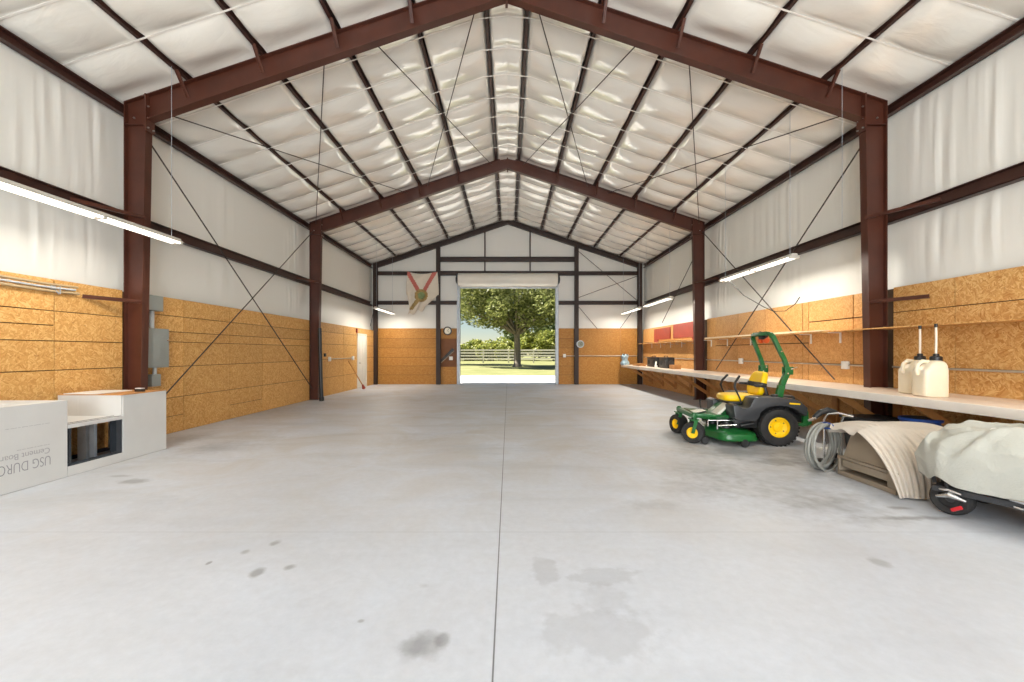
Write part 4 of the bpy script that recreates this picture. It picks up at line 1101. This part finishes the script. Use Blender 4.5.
# roll bar: two hinged posts with bent tops and a cross bar
pl = lambda y, s: [(-.06, s*.40, .74), (-.10, s*.40, .92), (-.19, s*.385, 1.12), (-.20, s*.385, 1.17), (-.155, s*.375, 1.32), (-.03, s*.35, 1.62), (-.01, s*.335, 1.68), (.005, s*.285, 1.725), (.01, s*.21, 1.735)]
m = MB()
P1 = pl(0, 1); P2 = pl(0, -1)
pts = P1[3:]+list(reversed(P2[3:]))
for a, b in zip(pts[:-1], pts[1:]):
    m.bar(a, b, .058, .058, (1, 0, .3))
    m.lathe([(0, .0292), (.029, .0292), (.029, -.0292), (0, -.0292)], Xf(a, 0, PI/2), 12)
rb = B(m, 'roll_bar', 'green', bevel=.004)
for P in (P1, P2):
    m = MB(); m.bar(P[0], P[1], .075, .09, (1, 0, 0)); m.bar(P[1], P[2], .075, .075, (1, 0, 0)); s = 1 if P is P1 else -1
    m.box(-.26, -.14, s*.385-.05, s*.385-.04, 1.09, 1.21); m.box(-.26, -.14, s*.385+.04, s*.385+.05, 1.09, 1.21)
    B(m, 'roll_bar_base', 'green', bevel=.005)
    m = MB(); y = s*.385
    for (x, z) in ((-.17, 1.11), (-.22, 1.18)): m.tube([(x, y-.075, z), (x, y+.075, z)], .012, 8)
    m.tube([(-.22, y+.075*s, 1.18), (-.30, y+.08*s, 1.21)], .007, 6)
    for z_, x_ in ((1.45, -.095), (.83, -.08)): m.tube([(x_, y-.045, z_), (x_, y+.045, z_)], .012, 8)
    B(m, 'hinge_pin', 'chrome', rb)
m = MB(); m.tube([(-.02, .10, 1.70), (.0, .05, 1.675), (.0, -.05, 1.675), (-.02, -.1, 1.70)], .03, 10); B(m, 'crossbar_fitting', 'black', rb)

# ear muffs hung from the roll bar
mx, my = 4.18, 6.93
em = thing('ear_muffs', 'orange ear muffs hanging from the top of the mower roll bar', 'ear muffs', (4.24, 7.0, 1.6))
for y in (6.93, 7.07):
    m = MB(); m.lathe([(0, .035), (.035, .033), (.05, .015), (.05, -.015), (.035, -.033), (0, -.035)], Xf((4.25, y, 1.635), PI/2), 18); m.build('ear_cup', M['orange'], em)
m = MB(); m.tube([(4.25, 6.925, 1.65), (4.225, 6.945, 1.72), (4.20, 6.97, 1.77), (4.19, 7.0, 1.778), (4.20, 7.03, 1.77), (4.225, 7.055, 1.72), (4.25, 7.075, 1.65)], .009, 8); m.build('headband', M['black'], em)

# white extension lead end / strip lying behind the mower
m = MB(); m.bar((4.62, 6.20, .012), (4.95, 6.28, .012), .06, .022); o = m.build('white_bar', M['white'], bevel=.004); setp(o, 'short white bar lying on the floor behind the mower rear wheel', 'bar')

# ------------------------------------------------------------------ tan box with the canvas sheet
tb = thing('tan_bin', 'tan plastic bin standing on the floor under a draped beige canvas sheet', 'bin', (4.25, 4.6, 0))
m = MB(); m.box(3.885, 4.66, 4.21, 4.96, .0, .055); m.box(3.885, 4.66, 4.21, 4.31, .055, .21); m.box(3.885, 4.66, 4.93, 4.96, .055, .21); m.box(3.89, 4.64, 4.22, 4.90, .11, .19); m.build('base', M['tan'], tb, bevel=.008)
m = MB(); m.box(3.885, 4.68, 4.20, 4.97, .195, .225); m.build('rim', M['tan'], tb, bevel=.008)
m = MB(); m.add([(3.92, 4.26, .22), (4.63, 4.26, .22), (4.63, 4.92, .22), (3.91, 4.92, .22), (3.99, 4.50, .55), (4.58, 4.42, .55), (4.58, 4.86, .57), (3.98, 4.86, .55)], [(0, 3, 2, 1), (4, 5, 6, 7), (0, 1, 5, 4), (1, 2, 6, 5), (2, 3, 7, 6), (3, 0, 4, 7)])
m.build('body', M['tan'], tb, bevel=.02)
def cloth():
    m = MB(); V = Vector
    def lerp(a, b, q): return a+(b-a)*q
    def fn(u, v):
        t = u
        # A: where the sheet leaves the bin top; Bm: hem on the floor; F: far hem
        A = lerp(V((3.865, 4.66, .555)), V((4.62, 4.34, .63)), t); A.z += .075*math.sin(PI*min(1, t*1.6))*(1-t)
        hem = lerp(V((3.80, 4.07, .012)), V((4.50, 4.03, .02)), t)
        q1 = t*105+2.0*math.sin(t*9)
        if v < .5:
            q = v/.5
            F = V((3.87+.77*t, 5.07, .47)); top = V((3.865+.76*t, 5.03, .60-.03*max(0, .2-t)/.2))
            if q < .16:
                p = lerp(F, top, math.sin(q/.16*PI/2)); p.y += .03*math.sin(PI*q/.16)+.012*math.sin(t*22)
            else:
                k = (q-.16)/.84; p = lerp(top, A, k); p.z += .035*math.sin(PI*k)*min(1, t*5)+.010*noise.noise(V((p.x*5, p.y*4, 3)))
                if t < .12: p.z -= .05*(1-t/.12)**2*(.6+.4*math.sin(k*9)); p.x -= .025*(1-t/.12)
                p.z += .006*math.sin(q1)*k**3
        else:
            q = (v-.5)/.5
            c = lerp(V((3.84, 4.30, .42)), V((4.58, 4.03, .62)), min(1, t*1.3))
            p = A*(1-q)**2+c*2*q*(1-q)+hem*q*q
            a = .021*min(1, q*1.8)*(1-.1*q)*(.75+.5*noise.noise(V((t*13, 0, 5))))
            w = math.sin(q1); w = math.copysign(abs(w)**.7, w)
            p += V((-.35, -.85, .12))*a*w
            p += V((-.02, -.05, 0))*noise.noise(V((t*6, q*2.5, 8)))*q
            p.z = max(p.z, .008+.006*(1+w))
        return tuple(p)
    m.grid(fn, 300, 80)
    o = m.build('canvas_sheet', M['canvas'], ang=80); sol = o.modifiers.new('s', 'SOLIDIFY'); sol.thickness = .004; sol.offset = 1
    return setp(o, 'beige canvas sheet draped over the tan bin, pleated end falling to the floor', 'sheet')
cloth()

# grey hose coil hanging on a chrome hand-cart handle
hc = thing('hand_cart', 'chrome cart handle with a black grip standing behind the hose coil', 'cart', (4.05, 5.35, 0))
m = MB(); m.tube([(4.02, 5.35, .06), (4.02, 5.35, .58), (4.05, 5.33, .655), (4.14, 5.27, .675), (4.24, 5.16, .645)], .014, 10); m.tube([(4.30, 5.42, .06), (4.30, 5.42, .55), (4.28, 5.36, .63), (4.24, 5.2, .645)], .014, 10); m.build('frame', M['chrome'], hc)
m = MB(); m.tube([(3.90, 5.36, .60), (3.97, 5.35, .67), (4.06, 5.34, .70), (4.16, 5.33, .67)], [.028, .036, .038, .028], 12); m.build('grip', M['black'], hc)
m = MB(); m.box(3.98, 4.34, 5.28, 5.48, .03, .06); m.build('foot_plate', M['black'], hc, bevel=.006)
for y in (5.26, 5.50):
    m = MB(); m.lathe([(0, .02), (.05, .02), (.06, .0), (.05, -.02), (0, -.02)], Xf((4.30, y, .06), PI/2), 16); m.build('wheel', M['rubber'], hc)
co = MB(); pts = []
n = 7*36
for i in range(n+1):
    a = 2*PI*i/36; k = i/36
    r = .235+.016*math.sin(k*2.4)+.010*math.sin(a*.5); wob = .035*math.sin(k*1.7)
    hh = r*.98*math.cos(a)+.02*math.sin(k*3); oo = (k-3.5)*.017+wob*math.sin(a)*.6
    pts.append((3.84+.93*hh-.37*oo, 5.14+.37*hh+.93*oo, .285+r*1.10*math.sin(a)))
co.tube(pts, .0155, 8); hz = thing('hose_coil', 'grey hose coiled and hung on the cart handle beside the mower', 'hose', (3.87, 5.12, .02))
co.build('coil', M['hose'], hz)
m = MB(); m.tube([(3.87+.02*math.cos(q), 5.12+.12*math.sin(q*1.0), .545+.03*math.cos(q)) for q in [k*2*PI/16 for k in range(16)]], .010, 8, closed=True); m.build('tie_strap', M['blue'], hz)
m = MB(); m.tube([(3.80, 5.32, .575), (3.85, 5.33, .585), (3.90, 5.34, .60)], [.014, .018, .016], 10); m.build('nozzle', M['chrome'], hz)

# blue tub and dark bin under the bench
bt = thing('blue_tub', 'round blue plastic tub under the workbench behind the canvas sheet', 'tub', (5.28, 5.35, 0))
m = MB(); m.lathe([(0, .005), (.16, .005), (.17, .03), (.20, .58), (.19, .58), (.16, .03), (0, .03)], Xf((5.25, 5.35, 0)), 36); m.build('body', M['blue'], bt)
m = MB(); m.lathe([(.195, .555), (.215, .57), (.215, .60), (.19, .605), (.188, .56)], Xf((5.25, 5.35, 0)), 36); m.build('rim', M['blue'], bt)
m = MB(); m.lathe([(0, .625), (.08, .62), (.187, .600), (.187, .585)], Xf((5.25, 5.35, 0)), 36); m.build('lid', M['black'], bt)
db = thing('black_bin', 'dark storage bin on the floor under the workbench by the near right column', 'bin', (5.25, 6.05, 0))
m = MB(); m.add([(5.06, 5.8, .003), (5.5, 5.8, .003), (5.5, 6.3, .003), (5.06, 6.3, .003), (5.02, 5.74, .46), (5.56, 5.74, .46), (5.56, 6.34, .46), (5.02, 6.34, .46)], [(0, 3, 2, 1), (4, 5, 6, 7), (0, 1, 5, 4), (1, 2, 6, 5), (2, 3, 7, 6), (3, 0, 4, 7)]); m.build('body', M['black'], db, bevel=.015)
m = MB(); m.box(5.0, 5.58, 5.72, 6.36, .46, .50); m.build('lid', M['char'], db, bevel=.012)

# ------------------------------------------------------------------ covered machine, right foreground
u_ = Vector((.40, -.917, 0)); v_ = Vector((.917, .40, 0)); A = Vector((3.74, 3.86, 0)); ctr = A+u_*.60+v_*.43
cv = thing('covered_machine', 'small black machine on wheels under a pale grey cover beside the canvas sheet', 'covered machine', tuple(ctr))
def cf(a, b, z): p = ctr+u_*a+v_*b; return (p.x, p.y, z)
def cover():
    m = MB(); nu, nv = 150, 60
    prof = [(0, .79), (.3, .78), (.55, .755), (.75, .71), (.88, .655), (.96, .595), (1.0, .52), (1.005, .44), (.995, .37), (.975, .31)]
    def P(r):
        q = r*(len(prof)-1); i = min(int(q), len(prof)-2); f = q-i
        return prof[i][0]+(prof[i+1][0]-prof[i][0])*f, prof[i][1]+(prof[i+1][1]-prof[i][1])*f
    def fn(u, v):
        a = 2*PI*u; k, z = P(v); ca, sa = math.cos(a), math.sin(a); e = .62
        la = math.copysign(abs(ca)**e, ca)*.66*k; lb = math.copysign(abs(sa)**e, sa)*.47*k
        # drooping corners, straps of fabric and a low saddle on top
        z += .05*math.exp(-((la-.25)**2+(lb-.05)**2)/.06)*(1 if v < .7 else .4) - .055*math.exp(-((la+.22)**2+(lb+.05)**2)/.02)*(1-v)*1.4
        n1 = noise.noise(Vector((la*3.2, lb*3.2, v*2+5))); n2 = noise.noise(Vector((la*8+3, lb*8, v*3)))
        rid = 1-abs(noise.noise(Vector((la*2.4+7, lb*2.4, v*1.1))))*3.2
        rid2 = 1-abs(noise.noise(Vector((la*1.3-lb*3.2+1, lb*1.2+la*3.1, v*2.2+9))))*4.5
        cr_ = .055*max(0, rid-.25)+.045*max(0, rid2-.2)
        z += .03*n1+.006*n2+cr_*(1-.6*max(0, (v-.5)/.5))
        sk = max(0, (v-.55)/.45)
        bulge = 1+sk*(.022*math.sin(a*9+2*math.sin(a*2))+.03*n1)+cr_*.7*min(1, v*1.2)
        la *= bulge; lb *= bulge
        z += sk*(.035*math.sin(a*3+1)+.02*math.sin(a*11))
        if sk > 0: z += -.05*sk*max(0, math.cos(a))-.07*sk*max(0, -math.sin(a))*max(0, math.cos(a+.6)+.6)
        return cf(la, lb, z)
    m.grid(fn, nu, nv)
    o = m.build('cover', M['cover'], cv, ang=80, doubles=True); sol = o.modifiers.new('s', 'SOLIDIFY'); sol.thickness = .004; sol.offset = 1
    return o
cov = cover()
p0 = Vector(cf(-.22, .02, .756))
m = MB(); m.lathe([(0, .012), (.05, .010), (.062, 0)], Matrix.Translation(p0) @ Matrix.Rotation(.4, 4, 'Z') @ Matrix.Diagonal((1.5, .7, 1, 1)), 18); m.build('cover_patch', M['white'], cov)
def mwheel(a, b, r, w):
    X = Matrix.Translation(Vector(cf(a, b, r))) @ Matrix(((u_.x, v_.x, 0, 0), (u_.y, v_.y, 0, 0), (0, 0, 1, 0), (0, 0, 0, 1))) @ Matrix.Rotation(PI/2, 4, 'X')
    h = w/2; m = MB()
    m.lathe([(0, h*.6), (r*.5, h*.6), (r*.55, h*.9), (r*.85, h), (r*.97, h*.7), (r, 0), (r*.97, -h*.7), (r*.85, -h), (r*.55, -h*.9), (r*.5, -h*.6), (0, -h*.6)], X, 30)
    w_ = m.build('wheel', M['rubber'], cv)
    m = MB(); m.lathe([(0, h*.75), (r*.2, h*.72), (r*.25, h*.5), (r*.48, h*.55), (r*.48, h*.4)], X, 24); m.lathe([(0, -h*.75), (r*.2, -h*.72), (r*.25, -h*.5), (r*.48, -h*.55), (r*.48, -h*.4)], X, 24); m.build('hub', M['char'], w_)
for (a, b) in ((-.40, -.30), (.42, -.34), (-.42, .36), (.42, .36)): mwheel(a, b, .145, .12)
def mbox(name, mat, a0, a1, b0, b1, z0, z1, bev=.01):
    m = MB(); vs = [cf(a, b, z) for z in (z0, z1) for (a, b) in ((a0, b0), (a1, b0), (a1, b1), (a0, b1))]
    m.add(vs, [(0, 3, 2, 1), (4, 5, 6, 7), (0, 1, 5, 4), (1, 2, 6, 5), (2, 3, 7, 6), (3, 0, 4, 7)]); return m.build(name, M[mat], cv, bevel=bev)
mbox('chassis', 'black', -.50, .58, -.24, .30, .16, .30); mbox('engine_block', 'black', -.25, .50, -.30, .32, .28, .62, .03); mbox('side_rail', 'char', -.5, .6, -.40, -.36, .20, .25, .006)
m = MB(); m.tube([cf(-.50, -.34, .26), cf(-.52, -.36, .40), cf(-.46, -.36, .52)], .014, 8); m.tube([cf(-.40, -.40, .25), cf(-.42, -.40, .48)], .012, 8); m.build('support_tube', M['black'], cv)
for pts_, r_ in (([(-.46, -.42, .16), (-.37, -.44, .20), (-.27, -.42, .17)], [.010, .026, .012]), ([(-.44, -.42, .23), (-.38, -.43, .24), (-.30, -.42, .22)], [.008, .014, .008]), ([(-.02, -.42, .27), (.08, -.44, .28), (.18, -.42, .25)], [.012, .028, .012]), ([(.0, -.42, .22), (.1, -.43, .21)], [.01, .012]), ([(.30, -.42, .10), (.31, -.44, .34)], [.016, .016])):
    m = MB(); m.tube([cf(*q_) for q_ in pts_], r_, 10); m.build('bright_fitting', M['chrome'], cv)
m = MB(); m.bar(cf(-.35, -.45, .075), cf(-.28, -.47, .125), .022, .03); m.build('red_lever', M['red'], cv, bevel=.008)
# ------------------------------------------------------------------ outside
f = MB(); f.box(-9, 9, YF+.0, 25.6, -.16, -.006)
f.build('apron_slab', M['concrete_out'], kind='structure', origin=False)
f = MB(); f.box(-9, 9, -18, YB, -.16, -.006); f.build('drive_slab', M['concrete_out'], kind='structure', origin=False)
f = MB(); f.box(-160, 160, -160, 260, -.40, -.17)
nn = MB()
nn.grid(lambda u, v: (-60+120*u, 25.6+150*v, -.012+.02*noise.noise(Vector((u*30, v*40, 0)))), 60, 80)
f.build('ground', M['lawn'], kind='structure', origin=False)
nn.build('lawn', M['lawn'], kind='structure', origin=False)

# rail fence beyond the tree
fy = 55.0
fn_ = thing('rail_fence', 'white four-rail wooden fence running across behind the oak tree', 'fence', (0, fy, 0))
for z in (.55, .95, 1.32, 1.68):
    m = MB(); m.box(-22, 22, fy-.03, fy+.01, z-.10, z+.10); m.build('rail', M['fence'], fn_, smooth=False)
for k in range(13):
    x = -19.8+3.3*k; m = MB(); m.box(x-.09, x+.09, fy+.01, fy+.19, -.05, 1.80); m.build('post', M['fence'], fn_, bevel=.01)

def leaves(m, n, clusters, size, rnd):
    for _ in range(n):
        c, r = clusters[rnd.randrange(len(clusters))]
        while True:
            d = Vector((rnd.uniform(-1, 1), rnd.uniform(-1, 1), rnd.uniform(-1, 1)))
            if d.length < 1: break
        d = d*(d.length**-.35) if d.length > .05 else d
        p = Vector(c)+Vector((d.x*r, d.y*r, d.z*r*.8))
        s = size*rnd.uniform(.6, 1.3)
        q = Matrix.Rotation(rnd.uniform(0, 6.28), 3, 'Z') @ Matrix.Rotation(rnd.uniform(-1.1, 1.1), 3, 'X') @ Matrix.Rotation(rnd.uniform(-1, 1), 3, 'Y')
        a, b = q @ Vector((s, 0, 0)), q @ Vector((0, s*.5, 0))
        k = len(m.v); m.v += [tuple(p-a), tuple(p+b), tuple(p+a), tuple(p-b)]; m.f.append((k, k+1, k+2, k+3)); m.mi.append(0)

def tree(label, x, y, rx, rz, zmid, nclus, nleaf, lsize, tr, th, seed, mat, cr, cat='tree', name='broadleaf_tree', hole=None, group=None):
    rnd = random.Random(seed); t = thing(name, label, cat, (x, y, 0), 0, group)
    cl = []
    while len(cl) < nclus:
        d = Vector((rnd.uniform(-1, 1), rnd.uniform(-1, 1), rnd.uniform(-.75, 1)))
        if not .35 < d.length < 1: continue
        c = (x+d.x*rx, y+d.y*rx*.9, zmid+d.z*rz)
        if hole and hole(c): continue
        cl.append((c, cr*rnd.uniform(.7, 1.25)))
    m = MB(); leaves(m, nleaf, cl, lsize, rnd)
    m.build('foliage', M[mat], t, smooth=False, recalc=False)
    m = MB(); m.tube([(x, y, -.05), (x+.02, y, .25), (x+.03, y, th*.45), (x-.02, y, th*.8), (x, y, th)], [tr*1.7, tr*1.15, tr, tr*.95, tr*.9], 16)
    m.build('trunk', M['bark'], t)
    m = MB()
    for (c, r) in cl[::3]:
        c = Vector(c); b = Vector((x, y, th*.85)); mid = (b+c)/2+Vector((0, 0, .5))
        m.tube([b, mid, c], [tr*.42, tr*.25, tr*.08], 7)
    m.build('branches', M['bark'], t)
    return t
# the oak in front of the fence; a gap low on its left side lets the sky through
def gap(c): return False
tree('big spreading oak tree standing on the lawn in front of the white fence', .82, 40, 7.2, 3.6, 6.7, 110, 42000, .16, .30, 3.6, 3, 'leaf_oak', 1.2, 'tree', 'oak_tree',
     lambda c: (c[0] < -1.5 and c[2] < 4.6) or c[2] < 3.7 or (c[2] < 4.2 and abs(c[0]-.9) < 1.3))
tree('paler green tree at the left edge of the doorway behind the oak', -7.6, 47, 3.6, 2.4, 6.6, 40, 11000, .18, .2, 3.5, 9, 'leaf_oak', 1.2)
k = 0
words_ = ['far left end', 'left', 'left of the trunk', 'just left of the trunk', 'behind the trunk', 'just right of the trunk', 'right of the trunk', 'right', 'far right end']
for i, (x, y, rx, rz, zm) in enumerate([(-13.5, 72, 2.8, 1.7, 2.0), (-9.4, 70, 2.6, 1.1, 1.5), (-6.0, 73, 2.6, 1.4, 1.7), (-2.6, 70, 2.6, 1.3, 1.7), (.8, 74, 2.8, 2.0, 2.3), (4.2, 69, 2.8, 2.2, 2.6), (7.6, 71, 2.8, 2.6, 2.9), (11.4, 70, 3.0, 2.8, 3.0), (15.2, 72, 3.0, 2.8, 3.0)]):
    tree(f'sunlit bushy shrub beyond the fence, {words_[i]}', x, y, rx, rz, zm, 22, 3800, .26, .12, 1.6, 20+i, 'leaf_bush', 1.1, 'shrub', 'bushy_shrub')
for i, (x, y, h, lab) in enumerate([(9.5, 92, 5.2, 'tall distant tree behind the shrubs on the right'), (17, 95, 5.5, 'tall distant tree at the far right behind the shrubs'), (2.5, 96, 4.2, 'distant tree behind the oak trunk'), (-20, 98, 3.6, 'distant low tree at the far left beyond the fence')]):
    tree(lab, x, y, 4.6, h*.55, h, 26, 4000, .36, .25, h*.6, 60+i, 'leaf_dark', 1.6, 'tree', 'distant_tree')

# ------------------------------------------------------------------ light: sky, sun, lamps, fill lamp added behind the camera
w = bpy.data.worlds.new('World'); sc.world = w; w.use_nodes = True
t = w.node_tree; bg = t.nodes['Background']
sk = t.nodes.new('ShaderNodeTexSky'); sk.sky_type = 'NISHITA'; sk.sun_disc = False; sk.sun_elevation = math.radians(52); sk.sun_rotation = math.radians(-80); sk.air_density = 1.0; sk.dust_density = 0.0; sk.ozone_density = 1.2
t.links.new(sk.outputs[0], bg.inputs[0]); bg.inputs[1].default_value = .085

def lamp(name, typ, loc, energy, col=(1, 1, 1), rot=(0, 0, 0), **kw):
    l = bpy.data.lights.new(name, typ); l.energy = energy; l.color = col
    for k, v in kw.items(): setattr(l, k, v)
    o = bpy.data.objects.new(name, l); C.objects.link(o); o.location = loc; o.rotation_euler = rot
    return o
d = Vector((.80, .10, -1.0)).normalized()   # sun from the left, high
sun = lamp('sun', 'SUN', (0, 0, 30), 14.0, (1, .95, .86), angle=math.radians(.6))
sun.rotation_euler = d.to_track_quat('-Z', 'Y').to_euler()
lamp('rear_fill', 'AREA', (0, YB-.2, 2.3), 1000, (.93, .97, 1.0), (PI/2+.40, 0, 0), shape='RECTANGLE', size=5.3, size_y=4.4)  # fill lamp added at the assumed rear opening, tilted up to brighten the ceiling
for (x, y) in FIX+[(CX+4.97, 1.2), (CX-4.96, -1.0)]:  # last two are unseen lamps without fixtures, added for more interior light
    lamp('strip_lamp', 'AREA', (x, y+1.22, 3.052), 34 if y < 6 else 62, (1, .94, .83), (0, 0, 0), shape='RECTANGLE', size=.035, size_y=2.36)

# ------------------------------------------------------------------ camera
cam = bpy.data.cameras.new('Camera'); co = bpy.data.objects.new('Camera', cam); C.objects.link(co)
co.location = (0, 0, 1.44); co.rotation_euler = (PI/2, 0, 0)
cam.sensor_width = 36; cam.lens = 36*420/1024; cam.shift_x = 3.5/1024; cam.shift_y = 11/1024
cam.clip_start = .05; cam.clip_end = 500
sc.camera = co
vs = sc.view_settings
vs.view_transform = 'Standard'; vs.look = 'None'; vs.exposure = .26; vs.gamma = 1; vs.use_curve_mapping = False
sc.cycles.max_bounces = 10; sc.cycles.diffuse_bounces = 6
